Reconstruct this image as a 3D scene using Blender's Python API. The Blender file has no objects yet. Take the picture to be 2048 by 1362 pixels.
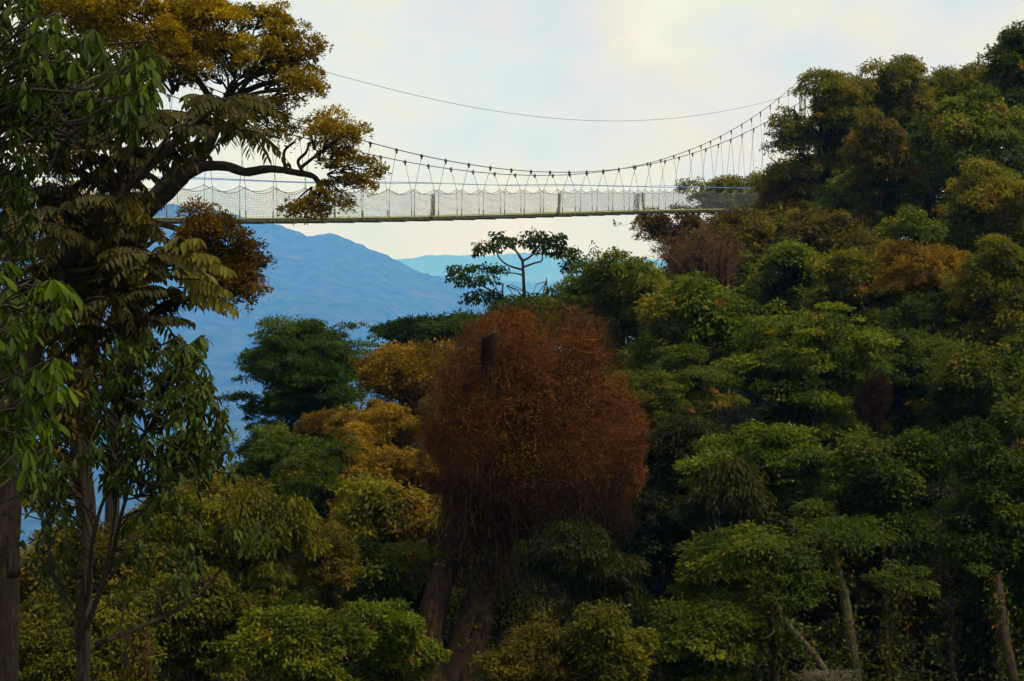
import bpy, math, random
import numpy as np
from math import radians, sin, cos, pi
C = bpy.context; SC = C.scene; COL = SC.collection
# ------------------------------------------------------------------ camera, world, sun, exposure
F = 3982.0                       # focal length in px of the 2048 px wide photograph (70 mm on 36 mm)
PITCH = math.atan((681-378)/F)   # horizon at v = 378
cam_d = bpy.data.cameras.new('camera'); cam = bpy.data.objects.new('camera', cam_d); COL.objects.link(cam)
cam_d.lens = 70; cam_d.sensor_width = 36; cam_d.clip_start = 0.1; cam_d.clip_end = 80000
cam.location = (0, 0, 0); cam.rotation_euler = (pi/2 - PITCH, 0, 0)
SC.camera = cam
HAZE_C, HAZE_D = (.085, .315, 1, 1), 1.0e-4
SUN_EL, SUN_AZ = radians(58), radians(112)     # azimuth measured from +Y (view direction) towards +X
w = bpy.data.worlds.new('World'); SC.world = w; w.use_nodes = True
nt = w.node_tree; nt.nodes.clear()
def N(t, typ, **k):
    n = t.nodes.new(typ)
    for a, b in k.items(): setattr(n, a, b)
    return n
out = N(nt, 'ShaderNodeOutputWorld'); bg = N(nt, 'ShaderNodeBackground'); bg.inputs[1].default_value = 0.1
sky = N(nt, 'ShaderNodeTexSky', sky_type='NISHITA', sun_disc=False)
sky.sun_elevation = SUN_EL; sky.sun_rotation = SUN_AZ; sky.altitude = 2000; sky.dust_density = 2
tc = N(nt, 'ShaderNodeTexCoord'); mp = N(nt, 'ShaderNodeMapping'); mp.inputs['Scale'].default_value = (1, 1, 1.5)
mp.inputs['Location'].default_value = (0.31, 0.2, 0.12)
nt.links.new(tc.outputs['Generated'], mp.inputs[0])
n1 = N(nt, 'ShaderNodeTexNoise'); n1.inputs['Scale'].default_value = 11; n1.inputs['Detail'].default_value = 5; n1.inputs['Roughness'].default_value = .5
nt.links.new(mp.outputs[0], n1.inputs['Vector'])
r1 = N(nt, 'ShaderNodeValToRGB'); e = r1.color_ramp.elements
e[0].position = .37; e[0].color = (.70, .81, .80, 1); e[1].position = .66; e[1].color = (.97, .93, .78, 1)
x = e.new(.45); x.color = (.79, .82, .79, 1)
x = e.new(.54); x.color = (.84, .85, .71, 1)
nt.links.new(n1.outputs['Fac'], r1.inputs[0])
sc = N(nt, 'ShaderNodeVectorMath', operation='SCALE'); sc.inputs['Scale'].default_value = 10.6
nt.links.new(r1.outputs[0], sc.inputs[0])
mx = N(nt, 'ShaderNodeMix', data_type='RGBA'); mx.inputs[0].default_value = .90
n3 = N(nt, 'ShaderNodeTexNoise'); n3.inputs['Scale'].default_value = 6; n3.inputs['Detail'].default_value = 3; mp3 = N(nt, 'ShaderNodeMapping'); mp3.inputs['Location'].default_value = (2.3, 1.1, .7)
nt.links.new(tc.outputs['Generated'], mp3.inputs[0]); nt.links.new(mp3.outputs[0], n3.inputs['Vector'])
r3 = N(nt, 'ShaderNodeValToRGB'); r3.color_ramp.elements[0].position = .56; r3.color_ramp.elements[0].color = (1, 1, 1, 1); r3.color_ramp.elements[1].position = .64; r3.color_ramp.elements[1].color = (1.0, .955, .975, 1)
nt.links.new(n3.outputs['Fac'], r3.inputs[0]); pk = N(nt, 'ShaderNodeMix', data_type='RGBA', blend_type='MULTIPLY'); pk.inputs[0].default_value = 1
nt.links.new(sc.outputs[0], pk.inputs[6]); nt.links.new(r3.outputs[0], pk.inputs[7])
nt.links.new(sky.outputs[0], mx.inputs[6]); nt.links.new(pk.outputs[2], mx.inputs[7])
nt.links.new(mx.outputs[2], bg.inputs[0]); nt.links.new(bg.outputs[0], out.inputs[0])
sd = bpy.data.lights.new('sun', 'SUN'); sun = bpy.data.objects.new('sun', sd); COL.objects.link(sun)
sd.energy = 4.8; sd.angle = radians(.5); sd.color = (1, .90, .70)
sun.rotation_euler = (pi/2 - SUN_EL, 0, -SUN_AZ + pi)   # lamp shines down -Z: tilted from the azimuth
from mathutils import Vector
sdir = Vector((sin(SUN_AZ)*cos(SUN_EL), cos(SUN_AZ)*cos(SUN_EL), sin(SUN_EL)))
sun.rotation_euler = sdir.to_track_quat('Z', 'Y').to_euler()
SC.view_settings.view_transform = 'Standard'; SC.view_settings.look = 'None'
SC.view_settings.exposure = 0; SC.view_settings.gamma = 1
SC.render.engine = 'CYCLES'
SC.cycles.max_bounces = 6; SC.cycles.diffuse_bounces = 2; SC.cycles.transmission_bounces = 3; SC.cycles.volume_bounces = 1

# ------------------------------------------------------------------ helpers
def P(u, v, D):
    """point at world distance y = D seen at photo pixel (u, v)"""
    a, b = (u-1024)/F, -(v-681)/F
    y = cos(PITCH) + b*sin(PITCH); z = -sin(PITCH) + b*cos(PITCH)
    return np.array([a*D/y, D, z*D/y])
def nrm(a): return a/np.maximum(np.linalg.norm(a, axis=-1, keepdims=True), 1e-9)
class MB:
    def __init__(s): s.v = []; s.f = []; s.r = []; s.n = 0
    def add(s, v, f, r=None):
        v = np.asarray(v, dtype=np.float32).reshape(-1, 3); f = np.asarray(f, dtype=np.int64).reshape(-1, 4)
        s.v.append(v); s.f.append(f + s.n)
        s.r.append(np.full(len(v), .5, np.float32) if r is None else np.asarray(r, np.float32)); s.n += len(v)
    def build(s, name, mat, parent=None, smooth=False):
        me = bpy.data.meshes.new(name)
        v = np.concatenate(s.v); f = np.concatenate(s.f); r = np.concatenate(s.r)
        me.vertices.add(len(v)); me.vertices.foreach_set('co', v.ravel())
        me.loops.add(f.size); me.loops.foreach_set('vertex_index', f.ravel().astype(np.int32))
        me.polygons.add(len(f)); me.polygons.foreach_set('loop_start', (np.arange(len(f))*4).astype(np.int32))
        at = me.attributes.new('rnd', 'FLOAT', 'POINT'); at.data.foreach_set('value', r)
        me.update(calc_edges=True)
        if smooth: me.polygons.foreach_set('use_smooth', np.ones(len(f), bool))
        me.materials.append(mat)
        o = bpy.data.objects.new(name, me); COL.objects.link(o)
        if parent is not None:
            o.parent = parent; o.matrix_parent_inverse.identity()
            wl = Vector(parent.location)
            if parent.parent: wl = wl + Vector(parent.parent.location)
            me.transform(__import__('mathutils').Matrix.Translation(-wl))
        return o
    def box(s, c, h, ax=None):
        c = np.array(c, float); A = np.eye(3) if ax is None else np.array(ax, float)
        q = np.array([[i, j, k] for i in (-1, 1) for j in (-1, 1) for k in (-1, 1)], float)*np.array(h)
        s.add(c + q@A, [[0, 1, 3, 2], [4, 6, 7, 5], [0, 4, 5, 1], [2, 3, 7, 6], [0, 2, 6, 4], [1, 5, 7, 3]])
    def tube(s, pts, rad, sides=6, cap=True, wob=0, rng=None):
        p = np.array(pts, float); n = len(p); rad = np.broadcast_to(np.array(rad, float), (n,))
        t = np.gradient(p, axis=0); t = nrm(t)
        ref = np.where(np.abs(t[:, 2:3]) > .9, np.array([[1., 0, 0]]), np.array([[0, 0, 1.]]))
        if n > 1 and np.abs(t[:, 2]).min() <= .9 < np.abs(t[:, 2]).max(): ref = np.tile(np.array([[.31, .9, .3]]), (n, 1))
        a = nrm(np.cross(t, ref)); b = np.cross(t, a)
        th = np.arange(sides)*2*pi/sides
        rr = rad[:, None]*np.ones((1, sides))
        if wob: rr = rr*(1 + wob*rng.standard_normal((n, sides)))
        v = p[:, None] + rr[..., None]*(a[:, None]*np.cos(th)[None, :, None] + b[:, None]*np.sin(th)[None, :, None])
        i = np.arange(n-1)[:, None]*sides; j = np.arange(sides)[None]; j2 = (j+1) % sides
        f = np.stack([i+j, i+j2, i+sides+j2, i+sides+j], -1).reshape(-1, 4)
        s.add(v.reshape(-1, 3), f)
        if cap:
            if sides == 4: s.f[-1] = np.concatenate([s.f[-1], s.n-len(v)*0-n*sides + np.array([[3, 2, 1, 0]]), s.n-sides + np.array([[0, 1, 2, 3]])])
def smooth_path(pts, n=12):
    """Catmull-Rom through points"""
    p = np.array(pts, float)
    if len(p) == 2: return p[0] + (p[1]-p[0])*np.linspace(0, 1, n)[:, None]
    q = np.concatenate([[2*p[0]-p[1]], p, [2*p[-1]-p[-2]]]); o = []
    for x in np.linspace(0, len(p)-1-1e-6, n):
        i = int(x); t = x-i; a, b, c, d = q[i:i+4]
        o.append(.5*(2*b + (c-a)*t + (2*a-5*b+4*c-d)*t*t + (3*b-a-3*c+d)*t**3))
    return np.array(o)
SMALL = [(0, 0, 0), (.45, 1, 1), (1, 0, 0)]
def leaves(mb, p, a, nn, L, W, r, big=False, curl=.15, shape=((0, .08), (.3, .7), (.62, 1), (.88, .65), (1, .04))):
    """p (N,3) leaf bases, a axis, nn normal hint, L/W lengths and widths (N,)"""
    a = nrm(a); s_ = nrm(np.cross(nn, a)); n_ = np.cross(a, s_); N_ = len(p)
    L = np.broadcast_to(L, (N_,))[:, None]; W = np.broadcast_to(W, (N_,))[:, None]; r = np.broadcast_to(r, (N_,))
    if not big:
        m = p + a*L*.45
        v = np.stack([p, m + s_*W*.5 + n_*W*.14, p + a*L - n_*L*curl, m - s_*W*.5 + n_*W*.14], 1)
        mb.add(v.reshape(-1, 3), np.arange(N_*4).reshape(-1, 4), np.repeat(r, 4))
    else:
        V = []
        for t, h in shape:
            c = p + a*L*t - n_*L*curl*t*t
            V += [c + s_*W*.5*h + n_*W*.12*h, c, c - s_*W*.5*h + n_*W*.12*h]
        K = len(shape); v = np.stack(V, 1)
        f = []
        for k in range(K-1):
            b = 3*k; f += [[b, b+1, b+4, b+3], [b+1, b+2, b+5, b+4]]
        f = (np.array(f)[None] + (np.arange(N_)*3*K)[:, None, None]).reshape(-1, 4)
        mb.add(v.reshape(-1, 3), f, np.repeat(r, 3*K))
def tag(o, label=None, cat=None, group=None, kind=None):
    if label: o['label'] = label
    if cat: o['category'] = cat
    if group: o['group'] = group
    if kind: o['kind'] = kind
    return o
def empty(name, loc):
    o = bpy.data.objects.new(name, None); COL.objects.link(o); o.location = [float(q) for q in loc]; o.empty_display_size = .5
    return o
# value noise
_t = np.random.default_rng(5).random((256, 256))
def vn(x, y):
    xi = np.floor(x).astype(int); yi = np.floor(y).astype(int); fx = x-xi; fy = y-yi
    fx = fx*fx*(3-2*fx); fy = fy*fy*(3-2*fy); g = lambda i, j: _t[(xi+i) % 256, (yi+j) % 256]
    return (g(0, 0)*(1-fx)+g(1, 0)*fx)*(1-fy) + (g(0, 1)*(1-fx)+g(1, 1)*fx)*fy
def fbm(x, y, o=5):
    s = 0; a = .5
    for k in range(o): s = s + a*(vn(x*2**k+17*k, y*2**k+31*k)-.5); a *= .5
    return s

# ------------------------------------------------------------------ materials
def mat_base(name):
    m = bpy.data.materials.new(name); m.use_nodes = True; t = m.node_tree; t.nodes.clear()
    return m, t, N(t, 'ShaderNodeOutputMaterial')
def ramp(t, fac, cols):
    r = N(t, 'ShaderNodeValToRGB'); e = r.color_ramp.elements
    n = len(cols)
    while len(e) < n: e.new(.5)
    for i, c in enumerate(cols):
        p, c = c if len(c) == 2 else (i/(n-1), c)
        e[i].position = p; e[i].color = (*c, 1)
    t.links.new(fac, r.inputs[0]); return r
def leaf_mat(name, cols, trans=.35, rough=.6, spec=.08):
    m, t, o = mat_base(name)
    a = N(t, 'ShaderNodeAttribute', attribute_name='rnd')
    g = N(t, 'ShaderNodeNewGeometry'); nz = N(t, 'ShaderNodeTexNoise'); nz.inputs['Scale'].default_value = .55; nz.inputs['Detail'].default_value = 3
    t.links.new(g.outputs['Position'], nz.inputs['Vector'])
    ma = N(t, 'ShaderNodeMath', operation='MULTIPLY_ADD'); t.links.new(nz.outputs['Fac'], ma.inputs[0]); ma.inputs[1].default_value = .9
    ad = N(t, 'ShaderNodeMath', operation='SUBTRACT'); t.links.new(a.outputs['Fac'], ad.inputs[0]); ad.inputs[1].default_value = .45
    t.links.new(ad.outputs[0], ma.inputs[2])
    if name in ('leaf_olive', 'leaf_green', 'leaf_deep', 'leaf_bright', 'leaf_brownolive'):   # a few old yellow-brown leaves
        cols = [(i*.29, c) for i, c in enumerate(cols)] + [(.97, (.16, .075, .008))]
    r = ramp(t, ma.outputs[0], cols)
    p = N(t, 'ShaderNodeBsdfPrincipled'); p.inputs['Roughness'].default_value = rough; p.inputs['Specular IOR Level'].default_value = spec
    t.links.new(r.outputs[0], p.inputs['Base Color'])
    tr = N(t, 'ShaderNodeBsdfTranslucent')
    hs = N(t, 'ShaderNodeMix', data_type='RGBA', blend_type='MULTIPLY'); hs.inputs[0].default_value = 1; hs.inputs[7].default_value = (1.7, 1.6, .6, 1)
    t.links.new(r.outputs[0], hs.inputs[6]); t.links.new(hs.outputs[2], tr.inputs[0])
    mix = N(t, 'ShaderNodeMixShader'); mix.inputs[0].default_value = trans
    t.links.new(p.outputs[0], mix.inputs[1]); t.links.new(tr.outputs[0], mix.inputs[2]); t.links.new(mix.outputs[0], o.inputs[0])
    return m
def rough_mat(name, cols, scale=3, rough=.9, bump=.5, stretch=(1, 1, .25), spec=.2, metal=0):
    m, t, o = mat_base(name)
    g = N(t, 'ShaderNodeNewGeometry'); mp = N(t, 'ShaderNodeMapping'); mp.inputs['Scale'].default_value = stretch
    t.links.new(g.outputs['Position'], mp.inputs[0])
    nz = N(t, 'ShaderNodeTexNoise'); nz.inputs['Scale'].default_value = scale; nz.inputs['Detail'].default_value = 6; nz.inputs['Roughness'].default_value = .65
    t.links.new(mp.outputs[0], nz.inputs['Vector'])
    r = ramp(t, nz.outputs['Fac'], cols)
    p = N(t, 'ShaderNodeBsdfPrincipled'); p.inputs['Roughness'].default_value = rough; p.inputs['Specular IOR Level'].default_value = spec; p.inputs['Metallic'].default_value = metal
    t.links.new(r.outputs[0], p.inputs['Base Color'])
    b = N(t, 'ShaderNodeBump'); b.inputs['Strength'].default_value = bump; b.inputs['Distance'].default_value = .05
    t.links.new(nz.outputs['Fac'], b.inputs['Height']); t.links.new(b.outputs[0], p.inputs['Normal'])
    t.links.new(p.outputs[0], o.inputs[0]); return m
M = {}
def lm(k, *c, **kw): M[k] = leaf_mat('leaf_'+k, list(c), **kw)
lm('gold', (.055, .042, .001), (.13, .092, .002), (.22, .15, .003), (.35, .24, .005), trans=.3)
lm('amber', (.050, .034, .001), (.12, .077, .002), (.21, .128, .003), (.31, .195, .005), trans=.3)
lm('orange', (.028, .019, .001), (.060, .038, .002), (.105, .058, .003), (.18, .095, .005), trans=.3)
lm('olive', (.023, .025, .001), (.052, .054, .001), (.095, .096, .002), (.16, .155, .003))
lm('brownolive', (.026, .020, .001), (.052, .042, .002), (.080, .068, .002), (.12, .105, .004))
lm('green', (.016, .027, .001), (.038, .058, .001), (.074, .098, .002), (.13, .155, .003))
lm('deep', (.011, .019, .001), (.024, .037, .002), (.042, .060, .002), (.075, .092, .003))
lm('conifer', (.012, .026, .002), (.025, .048, .002), (.043, .070, .003), (.072, .10, .004))
lm('bright', (.026, .036, .001), (.056, .068, .002), (.095, .108, .002), (.15, .16, .005))
lm('fresh', (.012, .025, .002), (.032, .056, .002), (.060, .092, .003), (.11, .14, .006), trans=.4)
lm('paddle', (.007, .014, .002), (.016, .028, .002), (.032, .050, .003), (.065, .090, .006), trans=.3)
lm('shade', (.008, .011, .002), (.016, .019, .003), (.026, .027, .003), (.040, .040, .004))  # shade put into the leaf colour, for dim hollows and the lower right
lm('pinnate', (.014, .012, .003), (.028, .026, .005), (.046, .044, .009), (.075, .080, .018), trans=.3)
lm('pinnatelit', (.05, .045, .006), (.10, .09, .014), (.15, .14, .018), (.20, .11, .008), trans=.3)  # lit copy of pinnate: caught light put into the colour, along with yellowing
lm('sapling', (.009, .015, .003), (.018, .028, .004), (.032, .046, .006), (.060, .080, .008), trans=.3)
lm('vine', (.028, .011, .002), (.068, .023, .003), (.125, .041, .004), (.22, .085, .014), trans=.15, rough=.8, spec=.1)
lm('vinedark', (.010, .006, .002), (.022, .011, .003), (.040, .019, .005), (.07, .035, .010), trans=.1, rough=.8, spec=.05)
lm('twig', (.045, .022, .010), (.075, .040, .016), (.11, .06, .022), (.15, .09, .03), trans=.05, rough=.8, spec=.1)
lm('paletwig', (.05, .04, .025), (.10, .085, .055), (.17, .145, .10), trans=.0, rough=.8, spec=.1)
lm('flower', (.15, .012, .003), (.28, .022, .004), (.40, .05, .006), trans=.3)
M['bark'] = rough_mat('bark', [(.3, (.010, .006, .003)), (.7, (.035, .021, .011))], 4, stretch=(1, 1, .2))
M['barkfine'] = rough_mat('bark_rough', [(.35, (.006, .004, .002)), (.52, (.012, .007, .003)), (.7, (.032, .022, .010))], 22, bump=1, stretch=(1, 1, .3))
M['barkmoss'] = rough_mat('bark_dark_mossy', [(.35, (.010, .006, .003)), (.55, (.045, .024, .009)), (.7, (.075, .055, .015))], 9, bump=1, stretch=(1, 1, .35))
M['barkgreen'] = rough_mat('bark_mossy', [(.3, (.014, .011, .004)), (.7, (.045, .038, .011))], 5)
M['barkpale'] = rough_mat('bark_pale', [(.3, (.03, .024, .014)), (.7, (.09, .072, .045))], 5)
M['barkred'] = rough_mat('bark_red', [(.35, (.006, .003, .002)), (.65, (.055, .016, .006))], 5)
M['barkdark'] = rough_mat('bark_dark', [(.3, (.008, .006, .004)), (.7, (.026, .018, .010))], 6)
M['soil'] = rough_mat('soil', [(.3, (.008, .010, .003)), (.7, (.028, .030, .008))], 1.2, stretch=(1, 1, 1))
M['steel'] = rough_mat('weathered_steel', [(.3, (.30, .28, .20)), (.7, (.55, .52, .40))], 6, rough=.55, bump=.1)
M['deck'] = rough_mat('deck_beam', [(.3, (.035, .035, .025)), (.7, (.07, .07, .045))], 2, rough=.5, bump=.1, stretch=(1, 1, 1))
M['plank'] = rough_mat('deck_plank', [(.3, (.20, .21, .06)), (.7, (.34, .34, .12))], 5, rough=.6, bump=.2, stretch=(1, 1, 1))
M['cable'] = rough_mat('steel_cable', [(.3, (.03, .03, .03)), (.7, (.07, .07, .06))], 20, rough=.5, bump=0)
M['thin'] = rough_mat('hanger_rope', [(.3, (.09, .10, .08)), (.7, (.16, .17, .13))], 20, rough=.6, bump=0)
M['net'] = rough_mat('net_cord', [(.3, (.07, .085, .11)), (.7, (.11, .13, .16))], 20, rough=.8, bump=0)
M['bluerope'] = rough_mat('blue_rope', [(.3, (.05, .14, .35)), (.7, (.08, .20, .46))], 20, rough=.7, bump=0)

# ------------------------------------------------------------------ tree building
BASES = []          # (x, y, z) trunk feet; the ground is laid through them
def limb_path(a, b, rng, bend=.12, n=6):
    a = np.array(a); b = np.array(b); d = np.linalg.norm(b-a)
    m = a*.5+b*.5 + rng.standard_normal(3)*d*bend + np.array([0, 0, .06*d]); q = a*.25+b*.75 + rng.standard_normal(3)*d*bend*.5
    return smooth_path([a, m, q, b], n)
ST = {   # leaf width ratio, tuft radius in leaf lengths, tuft flattening, droop, leaf coverage of a tuft
    'broad': (.46, 2.1, .75, -.25, .75), 'puff': (.60, 2.6, .8, .25, .85), 'tier': (.42, 2.9, .38, -.3, .75), 'droop': (.34, 1.8, .9, -1.2, .8), 'conifer': (.32, 2.8, .35, -.25, .8)}
def foliage(mb, tw, lobes, l, rng, style, cov=1.7, back=.45, twigs=.25, tw_r=None, **_k):
    """fill ellipsoidal lobes (centre, radii, tint) with dome-shaped tufts of leaves of length l"""
    wf, rt_, fl, dr, tc_ = ST[style]
    for (c, rad, tint) in lobes:
        c = np.array(c); rad = np.array(rad); rm = (rad.prod())**(1/3)
        area = 4*pi*((((rad[0]*rad[1])**1.6+(rad[0]*rad[2])**1.6+(rad[1]*rad[2])**1.6)/3)**(1/1.6))*.75
        n = int(cov*area/(pi*(rt_*l)**2))+2
        d = nrm(rng.standard_normal((int(n*2.2)+6, 3)))
        keep = (d[:, 2] > -.35 - .4*rng.random(len(d))) & ((d[:, 1] < .15) | (rng.random(len(d)) < back))
        d = d[keep][:n]; ph = rng.random(3)*6.28; k = 2.3 + rng.random(3)*2
        bump = 1 + .16*np.sin(k[0]*2*d[:, 0]+ph[0])*np.sin(k[1]*2*d[:, 2]+ph[1]) + .12*np.sin(k[2]*3.1*(d[:, 0]+d[:, 1])+ph[2])
        s = c + d*rad*((.55 + .55*rng.random(len(d))**.6)*bump)[:, None]
        per = max(rm*.7, l*9); gt = vn((s[:, 0]+s[:, 2]*.7)/per+7, (s[:, 1]*.8-s[:, 2]*1.1)/per+3)*.6 + vn((s[:, 0]-s[:, 2]*.6)/per*2.1, (s[:, 1]+s[:, 2])/per*2.1)*.4
        s = s[gt > .36]; d = d[gt > .36]; ns = len(s)
        if ns == 0: continue
        stray = rng.random(ns) < (.17 if style != 'puff' else .05)     # sprigs standing out of the crown
        s[stray] = c + (s[stray]-c)*(1.12+.5*rng.random((int(stray.sum()), 1))) + np.array([0, 0, .05*rm])
        if tw is not None:
            for i in np.nonzero(stray)[0][:40]: tw.tube(limb_path(c*.5+s[i]*.5, s[i], rng, .1, 4), np.linspace(1, .4, 4)*l*.05, 3, cap=False)
        if twigs and tw is not None:
            for i in np.nonzero(rng.random(ns) < twigs*min(1, 60/ns))[0]:
                tw.tube(limb_path(c - np.array([0, 0, rad[2]*.3]), s[i], rng, .1, 4), np.linspace(1, .3, 4)*(tw_r or l*.07), 3, cap=False)
        rt = l*rt_*np.exp(rng.normal(size=ns)*.34)*np.where(stray, .62, 1); mt = np.maximum((tc_*2*pi*rt**2*(.6+.4*fl)/(.5*l*l*wf)).astype(int), 5)
        ix = np.repeat(np.arange(ns), mt); q = nrm(rng.standard_normal((len(ix), 3))); q[:, 2] = np.abs(q[:, 2])*np.where(rng.random(len(ix)) < .85, 1, -.5)
        # the tuft leans outwards from its lobe
        lean = d[ix]*np.array([.5, .5, .2]); q = nrm(q+lean)
        tb_ = 1+.25*np.sin(np.arctan2(q[:, 1], q[:, 0])*(3+ix % 4)+ix)     # lobed, star-like outline
        p = s[ix] + q*(rt[ix]*tb_*(.62+.42*rng.random(len(ix))))[:, None]*np.array([1, 1, fl])
        a = q*np.array([1, 1, .35]) + rng.standard_normal(p.shape)*.42; a[:, 2] += dr
        nn = q*.6 + np.array([0, 0, .7]) + rng.standard_normal(p.shape)*(.40 if style != 'droop' else .8)
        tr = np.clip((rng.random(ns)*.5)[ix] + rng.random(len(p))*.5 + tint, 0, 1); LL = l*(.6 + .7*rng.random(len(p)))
        leaves(mb, p, a, nn, LL, LL*wf*(.8+.4*rng.random(len(p))), tr)
def crown_lobes(c, R, k, n, rng, flat=1., low=-.45, tint=0):
    """boughs reaching out from the middle of the crown, each a chain of shrinking leafy lobes"""
    out = []; c = np.array(c); R = np.array(R); nb = max(6, int(n*.72)); g = 2.39996; a0 = rng.random()*6.28
    for j in range(nb):
        el = rng.random()**.9*1.6-.35 if low < 0 else .15+rng.random()*1.1
        d = np.array([cos(a0+g*j)*cos(el), sin(a0+g*j)*cos(el), sin(el)])
        reach = .62+.52*rng.random(); kk = k*math.exp(rng.normal()*.25)*1.15; tj = tint+rng.normal()*.12
        for t, q in ((.42, 1.15), (.72, 1.), (1., .62)):
            w_ = rng.normal(size=3)*.10
            rl = np.array([R[0], R[1], min(R[2], R[0]*1.2)*.88*flat])*kk*q*(.85+.3*rng.random())
            out.append((c + (d*t*reach+w_)*(R-rl*.5) + np.array([0, 0, (t-.5)*-.06*R[2]]), rl, tj))
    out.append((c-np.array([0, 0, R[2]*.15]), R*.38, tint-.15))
    return out
def tree(name, label, cat, bbox, D, style='broad', pal='green', seed=0, lp=6.0, k=.33, n=14, flat=1., low=-.45, trunk=6, tr=None, skirt=1.,
         bark='bark', group='trees on the forested slope', cov=1.6, tint=0, foot=None, twigs=.25, back=.45, extra=None, m=20, depth=.85, parts=None):
    """crown drawn inside bbox (u0,v0,u1,v1) at distance D; trunk = metres of bole below the crown"""
    rng = np.random.default_rng(seed+100)
    u0, v0, u1, v1 = bbox; c = P((u0+u1)/2, (v0+v1)/2, D)
    R = np.array([(u1-u0)/2*D/F, (u1-u0)/2*D/F*depth, (v1-v0)/2*D/F]); R[1] = max(R[1], R[2]*.6)
    base = np.array([c[0], c[1], c[2]-R[2]-trunk]) if foot is None else np.array(foot, float)
    if foot is None: base[:2] += rng.normal(size=2)*R[0]*.2
    BASES.append(base)
    root = empty(name, base); tag(root, label, cat, group)
    tb, fb = MB(), MB()
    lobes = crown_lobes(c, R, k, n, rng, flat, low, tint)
    if extra: lobes += [(P(q[0], q[1], D+(q[4] if len(q) > 4 else 0)), np.array([q[2], q[2], q[3]])*D/F, tint) for q in extra]
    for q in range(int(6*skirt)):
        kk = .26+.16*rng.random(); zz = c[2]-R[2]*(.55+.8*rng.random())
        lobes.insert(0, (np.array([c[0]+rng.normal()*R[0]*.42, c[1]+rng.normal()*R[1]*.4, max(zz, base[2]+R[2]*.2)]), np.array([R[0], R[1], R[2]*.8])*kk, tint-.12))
    tr = tr or max(.10, R[0]*.07)
    fork = np.array([base[0]*.3+c[0]*.7, base[1]*.3+c[1]*.7, c[2]-R[2]*.75])
    tb.tube(smooth_path([base-np.array([0, 0, 1.0]), base*.6+fork*.4+rng.normal(size=3)*tr, fork], 9), np.linspace(1.25, .8, 9)*tr, 8, wob=.05, rng=rng)
    top = c + np.array([0, 0, R[2]*.2])
    tb.tube(limb_path(fork, top, rng, .06, 7), np.linspace(.8, .3, 7)*tr, 6)
    for (p, rl, _) in lobes[:-1]:
        s = fork + (top-fork)*rng.random()*.8
        tb.tube(limb_path(s, p, rng, .10, 7), np.linspace(.42, .09, 7)*tr, 5)
        for _k in range(3):
            q = p + nrm(rng.standard_normal(3))*rl*.8
            tb.tube(limb_path(s*.4+p*.6, q, rng, .12, 5), np.linspace(.16, .05, 5)*tr, 4, cap=False)
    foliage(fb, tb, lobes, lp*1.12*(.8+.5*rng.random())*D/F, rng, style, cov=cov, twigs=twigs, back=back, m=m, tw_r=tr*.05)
    tb.build('trunk', M[bark], root, smooth=True)
    fb.build('crown', M[pal], root)
    return root

# ------------------------------------------------------------------ mountains beyond the valley
def ridge(name, label_kind, prof, D, zfloor, Dfront, Dback, nx, ny, seed, mat, rough_amp, step):
    us = np.array([q[0] for q in prof], float); vs = np.array([q[1] for q in prof], float)
    X = np.linspace((us[0]-1024)/F*D*1.0, (us[-1]-1024)/F*D*1.0, nx)
    zr = np.array([np.interp(x/D*F+1024, us, vs) for x in X]); 
    kk = np.ones(9)/9; zr = np.convolve(np.pad(zr, 4, mode='edge'), kk, 'valid')
    b = -(zr-681)/F; zr = D*(-sin(PITCH)+b*cos(PITCH))/(cos(PITCH)+b*sin(PITCH))
    Y = np.concatenate([np.linspace(Dfront, D, ny), np.linspace(D, Dback, max(8, ny//6))[1:]])
    gx, gy = np.meshgrid(X, Y, indexing='ij'); zz = np.repeat(zr[:, None], len(Y), 1)
    t = np.where(gy <= D, (D-gy)/(D-Dfront), (gy-D)/(Dback-D)*.9)
    h = zz*(1-t**.9) + zfloor*t**.9
    env = np.clip(t*5, .0, 1)*np.clip((1-t)*3, 0, 1)
    h += env*rough_amp*fbm(gx/(D*.045)+seed, gy/(D*.11), 5)*2
    tr = np.maximum(vn(gx/step+seed, gy/step), vn(gx/step*1.7, gy/step*1.7+9))
    h += (tr-.6)*step*.42*(1 + .6*(vn(gx/step/6, gy/step/6)))
    mb = MB(); v = np.stack([gx, gy, h], -1).reshape(-1, 3); m = len(Y)
    i = np.arange(len(X)-1)[:, None]*m; j = np.arange(m-1)[None]
    f = np.stack([i+j, i+m+j, i+m+j+1, i+j+1], -1).reshape(-1, 4)
    mb.add(v, f)
    o = mb.build(name, mat, smooth=False); tag(o, kind='structure'); return o
def forest_far(name, clear):
    m, t, o = mat_base(name)
    g = N(t, 'ShaderNodeNewGeometry')
    n1 = N(t, 'ShaderNodeTexNoise'); n1.inputs['Scale'].default_value = .01; n1.inputs['Detail'].default_value = 8; t.links.new(g.outputs['Position'], n1.inputs['Vector'])
    r = ramp(t, n1.outputs['Fac'], [(.35, (.006, .010, .002)), (.65, (.034, .046, .008))])
    n2 = N(t, 'ShaderNodeTexNoise'); n2.inputs['Scale'].default_value = .0024; n2.inputs['Detail'].default_value = 5; t.links.new(g.outputs['Position'], n2.inputs['Vector'])
    r2 = ramp(t, n2.outputs['Fac'], [(.62, (0, 0, 0)), (.72, (clear,)*3)])
    mx = N(t, 'ShaderNodeMix', data_type='RGBA'); t.links.new(r2.outputs[0], mx.inputs[0]); t.links.new(r.outputs[0], mx.inputs[6]); mx.inputs[7].default_value = (.14, .08, .05, 1)
    p = N(t, 'ShaderNodeBsdfPrincipled'); p.inputs['Roughness'].default_value = 1; p.inputs['Specular IOR Level'].default_value = 0
    t.links.new(mx.outputs[2], p.inputs['Base Color']); t.links.new(p.outputs[0], o.inputs[0]); return m
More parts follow.
